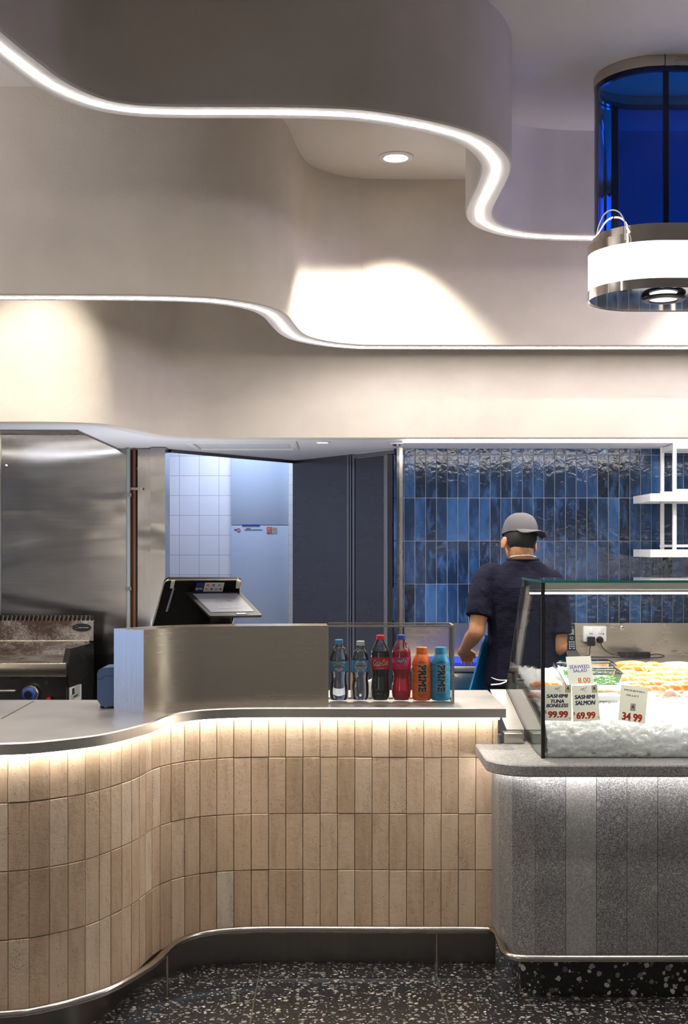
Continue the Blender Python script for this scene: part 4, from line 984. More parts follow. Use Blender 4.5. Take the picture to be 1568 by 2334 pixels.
pm = [fillet('fish_portion', 'palefish', .085, .042, .022, 20+i, .15) for i in range(3)]
pw = [fillet('fish_portion', 'salmon', .085, .045, .024, 30, .15)]
spots = []
rowsf = [(1553, 4.84, [1450, 1478, 1510, 1545]), (1566, 4.77, [1432, 1465, 1500, 1533, 1562]), (1578, 4.70, [1432, 1462, 1496, 1530, 1562]), (1590, 4.63, [1458, 1498, 1535, 1565]), (1602, 4.57, [1448, 1490, 1528, 1562])]
random.seed(11); first = {}
words = ['back row', 'second row', 'middle row', 'fourth row', 'front row']
for ri, (py, Y, xs) in enumerate(rowsf):
    for ci, px in enumerate(xs):
        src = pm[(ri*2+ci) % 3] if not (ri == 0 and ci == 0 or ri == 4 and ci == 3) else pw[0]
        if src.name not in first: o = src; first[src.name] = 1
        else: o = src.copy(); COL.objects.link(o)
        place(o, px, py, Y+random.uniform(-.01, .01), D(random.uniform(-22, 12)), D(random.uniform(-4, 4)), 'pale orange fish portion in the %s, %s from the left' % (words[ri], ['first', 'second', 'third', 'fourth', 'fifth'][ci]), 'fish portion', 'fish portions in rows on the ice', z=icez(Y)+.012+random.uniform(0, .008), s=1.0)
# metal tray edge under the fillets
b = MB(); a = at(1360, 0, 4.95).x; zt = 1.052; b.smooth = False
b.slab([(at(1345, 0, 4.95).x, 4.99, zt+.02), (at(1370, 0, 4.60).x, 4.62, 1.012), (at(1376, 0, 4.60).x, 4.62, 1.002), (at(1352, 0, 4.95).x, 4.99, zt)], .003)
b.slab([(.98, 5.0, zt+.03), (2.2, 5.0, zt+.03), (2.2, 5.0, zt-.02), (.98, 5.0, zt-.02)], .004)
tag(b.build('fish_tray', 'steel', loc=(1.2, 4.9, 1.0)), 'shallow steel tray edge behind the salmon fillets', 'tray')

# salad tubs
def tub(name, x0, y0, x1, y1, Y, label, fill, h):
    a = at(x0, y1, Y); c = at(x1, y0, Y); t = thing(name, label, 'tub', (a.x, Y, a.z), 'salad tubs in the fish display')
    b = MB(); z0, z1 = a.z, a.z+h; w0 = .012
    def rr(ins, z): return [V3(a.x+ins, Y+ins, z), V3(c.x-ins, Y+ins, z), V3(c.x-ins, Y+.12-ins, z), V3(a.x+ins, Y+.12-ins, z)]
    b.loft([rr(w0, z0), rr(0, z1), rr(-.004, z1+.002), rr(-.004, z1+.005), rr(.006, z1+.014), rr(.010, z1+.018)]); b.build('tub_shell', 'clearbox', t, sharp=20)
    b = MB(); 
    for k in range(70): 
        p = V3(random.uniform(a.x+.015, c.x-.015), random.uniform(Y+.015, Y+.1), random.uniform(z0+.004, z0+h*.55)); b.tube([p+V3(random.uniform(-.01,.01), random.uniform(-.01,.01), random.uniform(-.003,.006)) for _ in range(3)], .0022, 5)
    o = b.build('contents', fill, t); o['kind'] = 'stuff'; return t
tub('salad_tub', 1350, 1540, 1418, 1562, 4.52, 'clear tub of green seaweed salad right of the seaweed card', 'seaweed', .040)
tub('salad_tub', 1346, 1520, 1404, 1540, 4.70, 'clear lidded tub stacked behind the seaweed tub', 'clearbox', .035)
tub('salad_tub', 1282, 1515, 1338, 1545, 4.76, 'clear tub of pale salad behind the seaweed card', 'seaweed', .04)
b = MB(); b.box((at(1352, 0, 4.5).x, 4.49, .992), (at(1414, 0, 4.5).x, 4.64, 1.012), bev=.004); tag(b.build('tray_insert', 'soffit', loc=(1.0, 4.5, 1.0)), 'flat white tray holding up the seaweed salad tub', 'tray')

# price cards
def card(name, label, TLc, TRc, BRc, BLc, mat, content, th=.0012):
    c = (BLc+BRc)/2; t = thing(name, label, 'price card', tuple(c), 'price cards in the fish display'); b = MB(); n = (TRc-TLc).cross(BLc-TLc).normalized(); n = n if n.y < 0 else -n
    q = [TLc, TRc, BRc, BLc]; b.smooth = False; b.loft([[p for p in q], [p-n*th for p in q]]); b.build('card', mat, t)
    def P(u, v, d=.0006): return TLc.lerp(TRc, u).lerp(BLc.lerp(BRc, u), v)+n*d
    R = (TRc-TLc); wv = R.length; R = R.normalized(); U = (TLc-BLc); hv = U.length; U = U.normalized(); b = MB()
    def T(s, u, v, w_, h, mi, bold=.03, shear=0.0): b.text(s, P(u, v), R, U, w_*wv, h*hv, mi, bold, shear)
    def quad(u0, v0, u1, v1, mi, d=.0004): b.slab([P(u0, v0, d), P(u1, v0, d), P(u1, v1, d), P(u0, v1, d)], .0002, mi)
    def tri(u, v, s, mi, d=.0007): b.add([P(u, v-s, d), P(u+s*1.05, v+s*.6, d), P(u-s*1.05, v+s*.6, d)], [(0,1,2)], mi)
    def badge(u, v, k=1.0):
        quad(u-.095*k, v-.105*k, u+.095*k, v+.105*k, 4, .0003); quad(u-.085*k, v-.095*k, u+.085*k, v+.095*k, 5, .0005); tri(u, v-.01*k, .06*k, 4, .0007); quad(u-.062*k, v+.01*k, u+.062*k, v+.04*k, 6, .0009); tri(u, v+.012*k, .022*k, 6, .0009); quad(u-.07*k, v+.06*k, u+.07*k, v+.068*k, 3); quad(u-.06*k, v+.076*k, u+.06*k, v+.082*k, 3)
    def swirl(u, v):
        for k in range(5): b.tube([P(u+.13*(s-.5)*2+.02*math.sin(k*2), v+.035*math.sin(s*4+k*1.1)+.022*(k-2), .0008) for s in [q_/8 for q_ in range(9)]], [.00015+.0006*math.sin(math.pi*q_/8) for q_ in range(9)], 5, 3)
    def clip(): b.slab([P(.36, .995, .001), P(.64, .995, .001), P(.62, 1.04, .001), P(.38, 1.04, .001)], .001, 7)
    content(T, quad, badge, swirl, clip, tri)
    b.build('print', ['ink_navy', 'ink_red', 'ink_org', 'ink_grey', 'ink_green', 'cardp', 'ink_yel', 'clearbox', 'ink_pur', 'ink'], t); return t
Yc = 4.232
def c1_(T, quad, badge, swirl, clip, tri):
    swirl(.5, .11); badge(.875, .105); T('SASHIMI', .48, .305, .80, .105, 0, .05, .22); T('TUNA', .48, .455, .50, .105, 0, .05, .22); T('BONELESS', .48, .575, .82, .105, 0, .05, .22)
    T('$', .05, .76, .07, .10, 1, .02); T('99.99', .50, .825, .74, .19, 1, .05); T('kg', .93, .92, .07, .04, 1); clip()
def c2_(T, quad, badge, swirl, clip, tri):
    swirl(.44, .11); badge(.86, .105); T('SASHIMI', .48, .325, .80, .115, 0, .05, .14); T('SALMON', .48, .49, .78, .125, 0, .05, .14)
    T('$', .05, .78, .07, .10, 1, .02); T('69.99', .48, .845, .74, .19, 1, .05); T('kg', .93, .92, .07, .04, 1); clip()
def c3_(T, quad, badge, swirl, clip, tri):
    T('SEAWEED', .50, .37, .80, .13, 8, .02); T('SALAD', .50, .51, .56, .11, 8, .02); T('8.00', .62, .86, .50, .19, 2, .02)
def c4_(T, quad, badge, swirl, clip, tri):
    T('MONKFISH', .50, .13, .74, .05, 9, .02); T('FILLET', .46, .27, .46, .045, 9, .02); badge(.5, .59, .95); T('34 99', .50, .87, .74, .22, 1, .05); clip()
card('price_card', 'card reading sashimi tuna boneless, leftmost inside the display glass', at(1240, 1562, Yc), at(1302, 1561, Yc), at(1302.5, 1643, Yc), at(1241, 1642, Yc), 'card', c1_)
card('price_card', 'tilted card reading sashimi salmon inside the display glass', at(1303, 1563, Yc), at(1362, 1561, Yc), at(1368, 1641, Yc), at(1306.5, 1645, Yc), 'card', c2_)
card('price_card', 'bright white card reading seaweed salad above the sashimi cards', at(1289.5, 1497, 4.40), at(1346, 1495, 4.40), at(1354, 1558, 4.38), at(1297, 1562, 4.38), 'cardt', c3_)
card('price_card', 'card reading monkfish fillet, rightmost on the ice front', at(1415.5, 1560, Yc), at(1477.5, 1569, Yc), at(1470, 1649, Yc), at(1409, 1641, Yc), 'card', c4_)

# ------------------------------------------------------------------ back bench
BYf = 6.76
t = thing('back_bench', 'stainless steel bench along the blue tiled wall with fridge drawers below', 'bench', (1.6, 7.1, 0))
b = MB(); b.box((.40, BYf, .872), (3.3, 7.421, .90), bev=.003); b.build('bench_top', 'steel_top', t)
b = MB(); b.box((.40, 7.405, .9005), (3.3, 7.421, 1.10)); b.build('splashback', 'steel', t)
b = MB(); b.box((.42, BYf+.03, .08), (3.3, 7.40, .872)); b.build('cabinet', 'steel_dark', t)
for k, x in enumerate((.44, .86, 1.28)):
    for zt_, zb in ((.862, .76), (.745, .50)):
        b = MB(); b.box((x, BYf+.005, zb), (x+.40, BYf+.03, zt_), bev=.003)
        for q in range(26): b.box((x+.02+q*.0142, BYf+.001, zb+.02), (x+.026+q*.0142, BYf+.006, zt_-.02))
        b.build('drawer_front', 'steel', t)
b = MB(); b.box((.50, BYf+.02, .9005), (1.235, 7.10, .925), bev=.006); b.tube([(1.24, 6.83, .91), (1.262, 6.83, .915), (1.268, 6.83, .93)], .003, 6, 1)
tag(b.build('cutting_board', ['cutboard', 'chrome'], loc=(.9, 6.9, .90)), 'long bright blue cutting board on the steel bench in front of the person', 'cutting board')
c = at(1417, 1431, 7.405); b = MB(); b.lathe([(.012, 0), (.012, .006), (.006, .01), (.0005, .01)], n=20, m=Matrix.Translation(c) @ RX); b.box((c.x-.008, 7.393, c.z-.001), (c.x+.008, 7.396, c.z+.001), 1)
b.build('screw', ['chrome', 'black'], t)

# phone
Yp = 7.28
c = at(1303, 1494, Yp); t = thing('cordless_phone', 'black cordless phone standing in its cradle on the back bench', 'phone', (c.x, Yp, .90))
hb = at(1303, 1486, Yp); ht = at(1303, 1421, Yp+.03); hw = .0235
b = MB(); ax = (ht-hb); H = ax.length; q = V3(0, -1, 0); mm = Matrix.Translation(hb) @ Matrix.Rotation(-math.atan2(.03, ht.z-hb.z), 4, 'X')
b.rbox((-hw, -.011, 0), (hw, .011, H), .008, 0, mm, 3); hs = b.build('handset', 'black', t)
b = MB(); b.box((-.016, -.0125, H*.60), (.016, -.0112, H*.80), 0, mm); b.build('phone_screen', 'lcd', hs)
b = MB(); b.text('Panasonic', mm @ V3(0, -.0125, H*.865), (1,0,0), (0,0,1), .026, .006, 0, .02)
for r_ in range(4):
    for q_ in range(3): b.box((-.0165+q_*.0125, -.0130, H*(.10+.075*r_)), (-.0085+q_*.0125, -.0110, H*(.10+.075*r_)+.006), 1 if (r_ == 0 and q_ == 1) else 0, mm)
b.build('keypad', ['capgrey', 'ink_blue'], hs)
b = MB(); b.lathe([(.009, .0112), (.009, .0128), (.0065, .0128)], n=20, m=mm @ Matrix.Translation((0, 0, H*.475)) @ RX); b.build('dial', 'capgrey', hs)
b = MB(); b.loft([[V3(c.x-.052, Yp-.04, .901), V3(c.x+.055, Yp-.04, .901), V3(c.x+.055, Yp+.05, .901), V3(c.x-.052, Yp+.05, .901)], [V3(c.x-.045, Yp-.03, .915), V3(c.x+.045, Yp-.03, .915), V3(c.x+.045, Yp+.05, .915), V3(c.x-.045, Yp+.05, .915)], [V3(c.x-.03, Yp-.012, .945), V3(c.x+.03, Yp-.012, .945), V3(c.x+.03, Yp+.045, .955), V3(c.x-.03, Yp+.045, .955)]]); b.build('cradle', 'black', t)
# power outlet
Yo = 7.37; a = at(1330.5, 1463, Yo); c = at(1382.5, 1427.5, Yo)
t = thing('power_outlet', 'white double power outlet on the steel splashback', 'power outlet', ((a.x+c.x)/2, 7.405, a.z))
b = MB(); b.rbox((a.x, Yo, a.z), (c.x, 7.405, c.z), .006); b.build('face_plate', 'white', t)
for px in (1346, 1368): b = MB(); p = at(px, 1438, Yo); b.rbox((p.x-.011, Yo-.006, p.z-.016), (p.x+.011, Yo+.002, p.z+.016), .004); b.build('rocker_switch', 'cardp', t)
b = MB(); p = at(1375, 1445, Yo); b.ell((p.x, Yo, p.z), (.004, .002, .004), 10, 6); b.build('indicator', 'black', t)
# plugs with leads
t = thing('plug_adapter', 'square black plug in the left socket of the outlet', 'plug', tuple(at(1347, 1461, 7.36)))
b = MB(); p = at(1347, 1461, 7.35); b.rbox((p.x-.022, 7.328, p.z-.030), (p.x+.022, 7.369, p.z+.026), .006); b.build('plug_body', 'black', t)
b = MB(); b.tube([(p.x-.004, 7.345, p.z-.028), (p.x-.008, 7.35, p.z-.05), (p.x-.006, 7.37, p.z-.085), (p.x-.05, 7.34, .905), (p.x-.12, 7.31, .906)], .0028, 8); b.build('lead', 'rubber', t)
t = thing('round_plug', 'round black plug in the right socket with a lead to the power brick', 'plug', tuple(at(1369, 1461, 7.36)))
p = at(1368, 1459, 7.35); b = MB(); b.lathe([(.021, 0), (.021, .016), (.012, .030), (.0005, .03)], n=24, m=Matrix.Translation((p.x, 7.369, p.z)) @ RX); b.build('plug_body', 'black', t)
e = at(1490, 1488, 7.3)
b = MB(); pts = [(p.x, 7.345, p.z-.01), (p.x+.01, 7.345, p.z-.04), (p.x+.05, 7.34, p.z-.075), (p.x+.09, 7.32, .915), (p.x+.15, 7.29, .906), (p.x+.24, 7.28, .91), (p.x+.30, 7.30, .92)]
P_ = [V3(*q) for q in pts]; sm = []
def spline3(P, k=6):
    P = [P[0]*2-P[1]]+P+[P[-1]*2-P[-2]]; out = []
    for i in range(1, len(P)-2):
        for j in range(k):
            t_ = j/k; a, b_, c_, d = P[i-1:i+3]; out.append(.5*((2*b_)+(c_-a)*t_+(2*a-5*b_+4*c_-d)*t_*t_+(3*b_-a-3*c_+d)*t_**3))
    out.append(P[-2]); return out
b.tube(spline3(P_), .0032, 8); b.build('lead', 'rubber', t)
t = thing('power_brick', 'black power brick with a tangle of cable on the back bench', 'power brick', (e.x, 7.28, .90))
b = MB(); b.rbox((at(1442, 0, 7.3).x, 7.25, .901), (at(1478, 0, 7.3).x, 7.31, .938), .006); b.build('brick_body', 'black', t)
b = MB(); cx_ = at(1432, 0, 7.26).x
for k in range(4):
    P_ = [V3(cx_+(.05+.006*k)*math.cos(a), 7.24+.018*math.sin(a)+.004*k, .910+.008*k+.004*math.sin(a*2)) for a in [2*math.pi*q/14+k*.3 for q in range(14)]]; b.tube(P_, .003, 6, closed=True)
b.tube(spline3([V3(at(1478, 0, 7.3).x, 7.28, .92), V3(at(1495, 0, 7.3).x, 7.27, .925), V3(at(1510, 0, 7.3).x, 7.26, .915), V3(at(1505, 0, 7.2).x, 7.22, .909), V3(at(1470, 0, 7.2).x, 7.20, .909), V3(at(1400, 0, 7.2).x, 7.23, .909), V3(at(1340, 0, 7.2).x, 7.24, .909)]), .003, 6)
b.build('cable', 'rubber', t)
b = MB(); b.tube(spline3([at(1543, 1489, 7.35), at(1552, 1487, 7.35), at(1560, 1492, 7.34), at(1580, 1494, 7.33), at(1620, 1495, 7.3)]), .003, 6); b.ell(tuple(at(1546, 1488, 7.35)), (.014, .008, .006), 10, 6)
tag(b.build('cable_clip', 'greypipe', loc=tuple(at(1546, 1488, 7.35))), 'short grey cable with a clip at the right end of the back bench', 'cable')

# ------------------------------------------------------------------ white shelves
t = thing('hanging_shelf', 'white metal shelf frame hung from the soffit in front of the blue tiles', 'shelf', (2.2, 7.2, 1.5))
b = MB(); xl = at(1506, 0, 7.30).x
ysN, ysF = 7.02, 7.32
for (px, Y) in ((1509, ysF), (1537, ysN)):
    x = at(px, 0, Y).x; b = MB(); b.smooth = False; b.box((x-.010, Y-.01, 1.50), (x+.010, Y+.01, ZS)); b.build('post', 'white', t)
for (x) in (2.62,):
    for Y in (ysF, ysN): b = MB(); b.smooth = False; b.box((x-.01, Y-.01, 1.5), (x+.01, Y+.01, ZS)); b.build('post', 'white', t)
for nm, z in (('upper_shelf', at(0, 1136, 7.1).z), ('lower_shelf', at(0, 1261, 7.1).z)):
    b = MB(); b.smooth = False; x = at(1479, 0, 6.98).x
    b.box((x, 6.95, z-.022), (2.7, 6.985, z+.022)); b.box((x, 7.33, z-.022), (2.7, 7.35, z+.022)); b.box((x+.001, 6.9505, z-.0215), (x+.007, 7.3495, z+.0215))
    xx = x
    b.box((x+.003, 6.96, z-.006), (2.69, 7.34, z+.004))
    b.box((at(1506, 0, 7.3).x, 7.313, z+.035), (2.7, 7.327, z+.05)); b.box((at(1534, 0, 7.02).x, 7.013, z+.035), (2.7, 7.027, z+.05))
    b.build('shelf_tray', 'white', t)
b = MB(); b.smooth = False; b.box((at(1505, 0, 7.35).x, 7.0, ZS-.035), (2.7, 7.35, ZS-.004)); b.build('top_plate', 'white', t)

# ------------------------------------------------------------------ lantern pendant
LX, LY, LR = 1.25, 4.93, .22
def stad(r, n=24, L=1.0, cx=LX, cy=LY):
    out = [(cx+L+r*math.sin(math.pi*k/n), cy-r*math.cos(math.pi*k/n)) for k in range(n+1)]
    out += [(cx-r*math.sin(math.pi*k/n), cy+r*math.cos(math.pi*k/n)) for k in range(n+1)]
    return out
def wallring(b, r0, r1, z0, z1, mi=0):
    A = stad(r0); B = stad(r1); b.loft([[V3(x, y, z0) for x, y in A], [V3(x, y, z1) for x, y in A], [V3(x, y, z1) for x, y in B], [V3(x, y, z0) for x, y in B], [V3(x, y, z0) for x, y in A]], mi, caps=False)
t = thing('pendant_lantern', 'pill shaped pendant with blue glass body over a glowing white drum', 'pendant lamp', (LX+.4, LY, 2.546))
b = MB(); wallring(b, LR, LR-.008, 3.402, ZC-.001); b.box((1.253, LY-LR-.002, 3.402), (1.256, LY-LR+.001, ZC), 1); b.build('ceiling_ring', ['steel', 'black'], t)
b = MB(); b.loft([[V3(x, y, 2.78) for x, y in stad(LR-.003)], [V3(x, y, 3.405) for x, y in stad(LR-.003)]], caps=False); b.build('blue_glass', 'blueglass', t)
b = MB(); wallring(b, LR-.008, LR-.024, 3.385, 3.402); b.build('inner_frame', 'steel_dark', t)
for x, y, w_ in ((1.262, LY-LR+.018, .010), (1.262-.105, LY+LR-.03, .010), (1.75, LY-LR+.018, .01), (1.75, LY+LR-.03, .010)):
    b = MB(); b.smooth = False; b.box((x-w_, y-.006, 2.78), (x+w_, y+.006, 3.40)); b.build('hanger_bar', 'blackm', t)
zf = lambda py, Y: EYE-(py-VY)*Y/F
Yf = LY-LR-.024
z_a, z_b, z_c, z_d = 2.742, 2.728, 2.688, 2.546
z_top = zf(508, LY-LR)
b = MB(); wallring(b, LR+.004, LR-.012, zf(527, Yf), z_top); b.build('collar_ring', 'chrome', t)
RD = LR+.024
b = MB(); wallring(b, RD, RD-.006, zf(547, Yf), zf(525, Yf)); b.loft([[V3(x, y, zf(525, Yf)) for x, y in stad(RD)], [V3(x, y, zf(525, Yf)+.0005) for x, y in stad(LR-.02)]], caps=False); b.build('upper_ring', 'chrome', t)
b = MB(); b.loft([[V3(x, y, zf(633, Yf)) for x, y in stad(RD-.002)], [V3(x, y, zf(547, Yf)) for x, y in stad(RD-.002)]], caps=False); b.build('white_diffuser', 'drum', t)
b = MB(); wallring(b, RD, RD-.004, z_d, zf(633, Yf)); b.build('lower_ring', 'chrome', t)
b = MB(); b.smooth = False; b.prism(stad(RD-.006), z_d+.003, z_d+.006)
for v in b.v: v.z += (LY+LR-v.y)*.03
b.build('mirror_plate', 'chrome', t)
dlc = onz(1512, 683, z_d-.004); b = MB(); b.lathe([(.086, .004), (.088, -.002), (.080, -.008), (.058, -.008), (.052, 0.0)], (dlc[0], dlc[1], z_d), 40, 0); dl = b.build('lamp_ring', 'black', t)
b = MB(); b.lathe([(.055, -.003), (.0005, -.004)], (dlc[0], dlc[1], z_d), 32, 0); b.build('lamp_lens', 'drumlamp', dl)
b = MB(); b.tube(spline3([at(1361, 532, 4.86), at(1366, 512, 4.83), at(1377, 489, 4.80), at(1393, 479, 4.78), at(1409, 482, 4.76), at(1419, 494, 4.75), at(1425, 512, 4.74), at(1425.5, 530, 4.70), at(1425.5, 546, 4.695)]), .0028, 8); b.build('loop_cable', 'cardp', t)

# ------------------------------------------------------------------ person (seen from behind, working at the board)
PX, PY = .955, 6.32
person = thing('person', 'person seen from behind in a navy shirt and backwards grey cap working at the bench', 'person', (PX, PY, 0))
def remesh(o, vox, it=6, fac=.6):
    m = o.modifiers.new('r', 'REMESH'); m.mode = 'VOXEL'; m.voxel_size = vox; m.use_smooth_shade = True
    s_ = o.modifiers.new('s', 'SMOOTH'); s_.iterations = it; s_.factor = fac; return o
HC = V3(.935, 6.32, 1.600)
HM = Matrix.Translation(HC) @ Matrix.Rotation(D(6), 4, 'Y') @ Matrix.Rotation(D(12), 4, 'Z') @ Matrix.Rotation(D(-16), 4, 'X')
def hp(x, y, z): return HM @ V3(x, y, z)
def limb(b, pts, rs, n=14): b.tube([V3(*p) for p in spl(pts)], spr(rs, pts), n); b.ell(pts[0], (rs[0],)*3, 12, 8); b.ell(pts[-1], (rs[-1],)*3, 12, 8)
def spl(pts): return spline3([V3(*p) for p in pts], 5)
def spr(rs, pts):
    out = []
    for a, c in zip(rs, rs[1:]):
        for j in range(5): out.append(a+(c-a)*j/5)
    out.append(rs[-1]); return out
b = MB()
# head
b.ell((0, 0, .012), (.076, .096, .105), 28, 18, m=HM); b.ell((0, .045, -.055), (.056, .055, .062), 22, 12, m=HM); b.ell((0, .06, -.088), (.03, .035, .028), 16, 8, m=HM)
b.ell((0, .100, -.022), (.012, .016, .016), 12, 8, m=HM); b.ell((0, .096, -.002), (.008, .010, .022), 12, 8, m=HM); b.ell((0, .094, -.056), (.022, .010, .008), 12, 6, m=HM)
for sx in (-1, 1):
    b.ell((sx*.030, .083, .004), (.015, .010, .009), 12, 6, m=HM); b.ell((sx*.045, .065, -.03), (.02, .02, .02), 12, 8, m=HM)
    em = HM @ Matrix.Translation((sx*.086, .0, -.030)) @ Matrix.Rotation(D(-28*sx), 4, 'Z') @ Matrix.Rotation(D(10), 4, 'X'); b.ell((0, 0, 0), (.0085, .020, .034), 14, 10, m=em); b.ell((-sx*.002, .004, -.02), (.008, .010, .013), 10, 6, m=em)
nk = hp(0, -.02, -.06)
limb(b, [(PX-.003, 6.30, 1.40), (PX-.004, 6.298, 1.47), tuple(nk), tuple(hp(0, -.01, -.01))], [.075, .062, .058, .06])
# trunk
def torso(b, rows, n=28):
    b.loft([[V3(cx+rx*math.copysign(abs(math.cos(a))**.85, math.cos(a)), cy+ry*math.copysign(abs(math.sin(a))**.9, math.sin(a)), z) for a in [2*math.pi*k/n for k in range(n)]] for z, cx, cy, rx, ry in rows])
torso(b, [(.86, PX, 6.34, .155, .105), (.95, PX, 6.34, .155, .105), (1.08, PX, 6.335, .142, .10), (1.22, PX, 6.325, .155, .108), (1.34, PX, 6.315, .165, .105), (1.41, PX, 6.31, .14, .08), (1.455, PX, 6.305, .08, .06)])
for sx in (-1, 1):
    hx = PX+sx*.085
    limb(b, [(hx, 6.34, .90), (hx+sx*.01, 6.345, .70), (hx+sx*.015, 6.35, .50), (hx+sx*.018, 6.34, .30), (hx+sx*.02, 6.32, .10)], [.10, .085, .062, .055, .040])
    limb(b, [(hx+sx*.02, 6.31, .05), (hx+sx*.025, 6.40, .035), (hx+sx*.03, 6.47, .03)], [.042, .038, .03])
SH = {-1: (.770, 6.31, 1.395), 1: (1.095, 6.31, 1.368)}
EL = {-1: (.702, 6.24, 1.125), 1: (1.130, 6.27, 1.045)}
WR = {-1: (.668, 6.50, 1.015), 1: (1.085, 6.53, .985)}
for sx in (-1, 1):
    s0, e0, w0 = V3(*SH[sx]), V3(*EL[sx]), V3(*WR[sx])
    limb(b, [tuple(s0), tuple(s0.lerp(e0, .5)+V3(sx*.004, 0, 0)), tuple(e0)], [.056, .049, .040], 16)
    limb(b, [tuple(e0), tuple(e0.lerp(w0, .35)), tuple(e0.lerp(w0, .75)), tuple(w0)], [.040, .041, .031, .025], 16)
    fd = V3(.20*(-sx)+.02, .93, -.33).normalized(); side = V3(1, 0, 0); side = (side-fd*side.dot(fd)).normalized(); dn = fd.cross(side).normalized(); dn = dn if dn.z < 0 else -dn
    pc = w0+fd*.052
    for q in range(-2, 3): b.tube([w0+side*q*.007, pc+side*q*.014+fd*.005, pc+side*q*.0175+fd*.034], [.016, .0155, .0125], 10); b.ell(tuple(pc+side*q*.0175+fd*.034), (.012,)*3, 10, 6)
    for q, L in ((-1.5, .82), (-.5, 1), (.5, .95), (1.5, .75)):
        k0 = pc+side*q*.0195+fd*.038; k1 = k0+fd*.040*L+dn*.008; k2 = k1+fd*.018*L+dn*.022*L; k3 = k2+dn*.020*L-fd*.004
        b.tube([k0, k1, k2, k3], [.0098, .0090, .0083, .0070], 10); 
        for kx, rr in ((k1, .009), (k2, .0083), (k3, .007)): b.ell(tuple(kx), (rr,)*3, 8, 6)
    th0 = w0+side*(-sx)*-.018*-1+fd*.022; th0 = w0-side*sx*.020+fd*.020; th1 = th0-side*sx*.026+fd*.026+dn*.012; th2 = th1+fd*.026+dn*.014
    b.tube([th0, th1, th2], [.014, .0115, .009], 10); b.ell(tuple(th1), (.0115,)*3, 8, 6); b.ell(tuple(th2), (.009,)*3, 8, 6)
body = remesh(b.build('body', 'skin', person), .0042, 5, .5)
# shirt
b = MB()
torso(b, [(.845, PX-.004, 6.33, .198, .142), (.90, PX-.004, 6.33, .194, .138), (1.02, PX, 6.325, .184, .130), (1.15, PX, 6.32, .184, .130), (1.28, PX, 6.312, .188, .132), (1.36, PX, 6.31, .196, .122), (1.41, PX, 6.305, .182, .10), (1.448, PX-.002, 6.302, .140, .082), (1.475, PX-.004, 6.298, .100, .076), (1.492, PX-.006, 6.296, .078, .070)])
for sx in (-1, 1):
    s0, e0 = V3(*SH[sx]), V3(*EL[sx]); sv = s0.lerp(e0, .72 if sx < 0 else .80)
    b.tube(spl([tuple(s0+V3(-sx*.06, 0, .012)), tuple(s0+V3(0, 0, .0)), tuple(s0.lerp(e0, .4)+V3(sx*.006, 0, 0)), tuple(sv+V3(sx*.002, 0, 0))]), spr([.066, .074, .074, .071], [0]*4), 22); b.ell(tuple(s0), (.073,)*3, 16, 10)
sh = remesh(b.build('shirt', 'shirt', person), .007, 5, .5)
b = MB(); b.tube([(PX-.006+.079*math.cos(a), 6.296+.071*math.sin(a), 1.492) for a in [2*math.pi*k/32 for k in range(32)]], .005, 8, closed=True); b.build('collar', 'shirt', sh)
# trousers, shoes
b = MB()
torso(b, [(.80, PX, 6.34, .172, .122), (.90, PX, 6.34, .168, .118), (.97, PX, 6.34, .16, .112)])
for sx in (-1, 1):
    hx = PX+sx*.085; b.tube(spl([(hx, 6.34, .86), (hx+sx*.01, 6.345, .70), (hx+sx*.015, 6.35, .50), (hx+sx*.018, 6.34, .30), (hx+sx*.02, 6.32, .07)]), spr([.108, .098, .082, .075, .068], [0]*5), 18)
remesh(b.build('trousers', 'pants', person), .008, 4)
for sx in (-1, 1):
    hx = PX+sx*.105; b = MB(); b.loft([[V3(hx+w_*math.cos(a)*.046, 6.36+.14*l_*math.sin(a), z) for a in [2*math.pi*k/20 for k in range(20)]] for z, w_, l_ in ((.0, .95, .97), (.02, 1.05, 1.02), (.05, 1.0, .95), (.075, .85, .7), (.095, .8, .45))]); b.build('shoe', 'black', person)
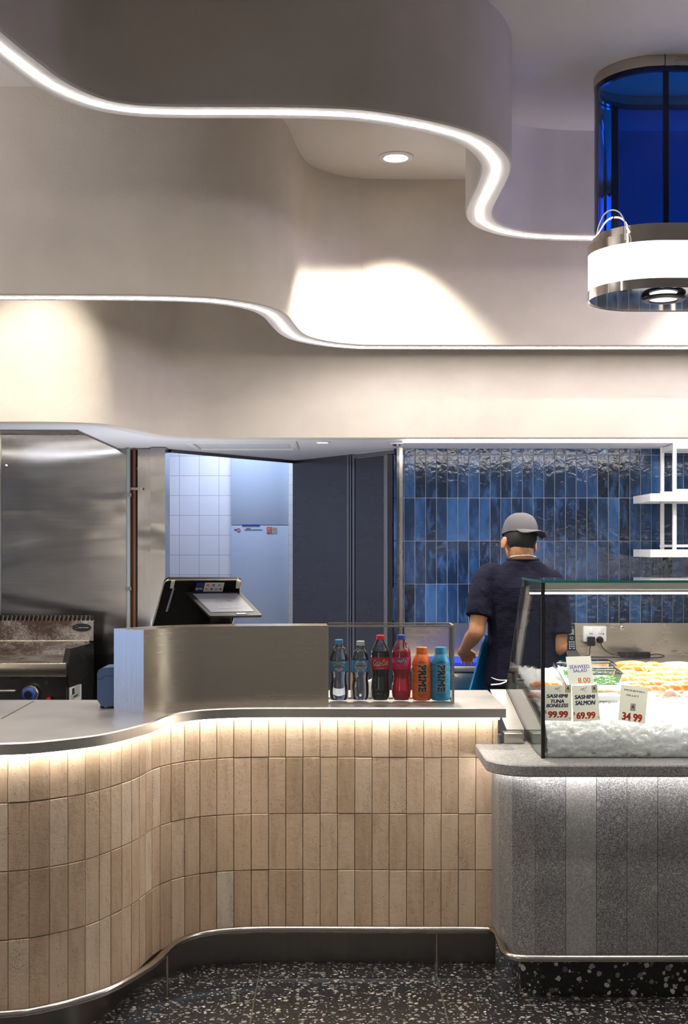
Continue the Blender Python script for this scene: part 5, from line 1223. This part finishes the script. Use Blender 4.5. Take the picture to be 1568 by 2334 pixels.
# hair, cap
b = MB(); n = 30; rings = []
for i in range(12):
    z = -.092+.17*i/11; q = math.sqrt(max(.01, 1-((z-.012)/.112)**2)); rings.append([V3((.084*q)*math.cos(a), -.004+(.106*q if math.sin(a) < 0 else .06*q)*math.sin(a), z) for a in [2*math.pi*k/n for k in range(n)]])
for r_ in rings:
    for p in r_:
        if p.y > -.012 and p.z < -.002: p.y = min(p.y, .0); p.x *= .86
        if p.z < -.035: k_ = (p.z+.035)/.035; p.x *= 1+.07*k_; p.y *= 1+.02*k_
b.loft(rings, m=HM)
b.build('hair', 'hair', person, sharp=60)
CM = HM @ Matrix.Translation((0, -.004, .020)) @ Matrix.Rotation(D(5), 4, 'X')
b = MB(); rings = []; n = 36
for i in range(11):
    t_ = i/10; z = .0+.110*math.sin(t_*math.pi/2*.998); q = max(math.cos(t_*math.pi/2*.998)**.62, .01); rings.append([V3(.090*q*math.cos(a), .112*q*math.sin(a), z+(.018 if math.sin(a) > 0 else .0)*0+.0012*math.cos(6*a)*(-1)*q) for a in [2*math.pi*k/n for k in range(n)]])
b.loft([[p*.985+V3(0,0,-.0) for p in rings[0]]]+rings, m=CM, caps=False); b.ell((0, 0, .111), (.007, .007, .004), 10, 6, m=CM)
cap_ = b.build('cap', 'cap', person, sharp=70)
b = MB(); top = []; NB = 24
for i in range(9):
    s = i/8; row = []
    for j in range(NB+1):
        u = -1+2*j/NB; a = D(-90+24)+u*D(62); L = .066*math.sqrt(max(0, 1-abs(u)**2.6)); 
        e_ = V3(.090*math.cos(a), .112*math.sin(a), .004); dr = V3(math.cos(D(-70)), math.sin(D(-70)), 0)
        row.append(e_+dr*L*s+V3(0, 0, (-.030*u*u*s-.010*s*s-.010*s+.008*(1-u*u)*s)*L/.066))
    top.append(row)
b.loft(top, closed=False, m=CM); o = b.build('brim', 'cap', cap_); sm_ = o.modifiers.new('t', 'SOLIDIFY'); sm_.thickness = .004
# necklace cord
b = MB(); nc = [V3(PX-.008+.066*math.cos(a), 6.292+.062*math.sin(a), 1.503+.012*math.sin(a)*-1) for a in [2*math.pi*k/32 for k in range(32)]]; b.tube(nc, .0028, 8, closed=True); b.ell((PX+.01, 6.229, 1.516), (.006, .004, .005), 10, 6); b.build('neck_cord', 'cord', person)
# apron
b = MB(); rows = []
for i in range(12):
    s = i/11; z = 1.10-.62*s; rx = .200+.09*min(1, s*1.9); ry = .150+.03*s; rows.append([V3(PX+rx*math.cos(a), 6.335+ry*math.sin(a), z+.004*math.sin(a*9)) for a in [math.pi*1.04-(math.pi*1.08)*k/30 for k in range(31)]])
b.loft(rows, closed=False); o = b.build('apron', 'apron', person); m_ = o.modifiers.new('t', 'SOLIDIFY'); m_.thickness = .002
b = MB(); b.tube(spl([(PX-.19, 6.30, .90), (PX-.14, 6.20, .885), (PX-.04, 6.180, .893), (PX+.10, 6.195, .90), (PX+.19, 6.30, .905)]), .003, 6); b.tube(spl([(PX-.10, 6.175, .885), (PX-.14, 6.15, .872), (PX-.19, 6.14, .868)]), .004, 6); b.build('apron_tie', 'cord', person)
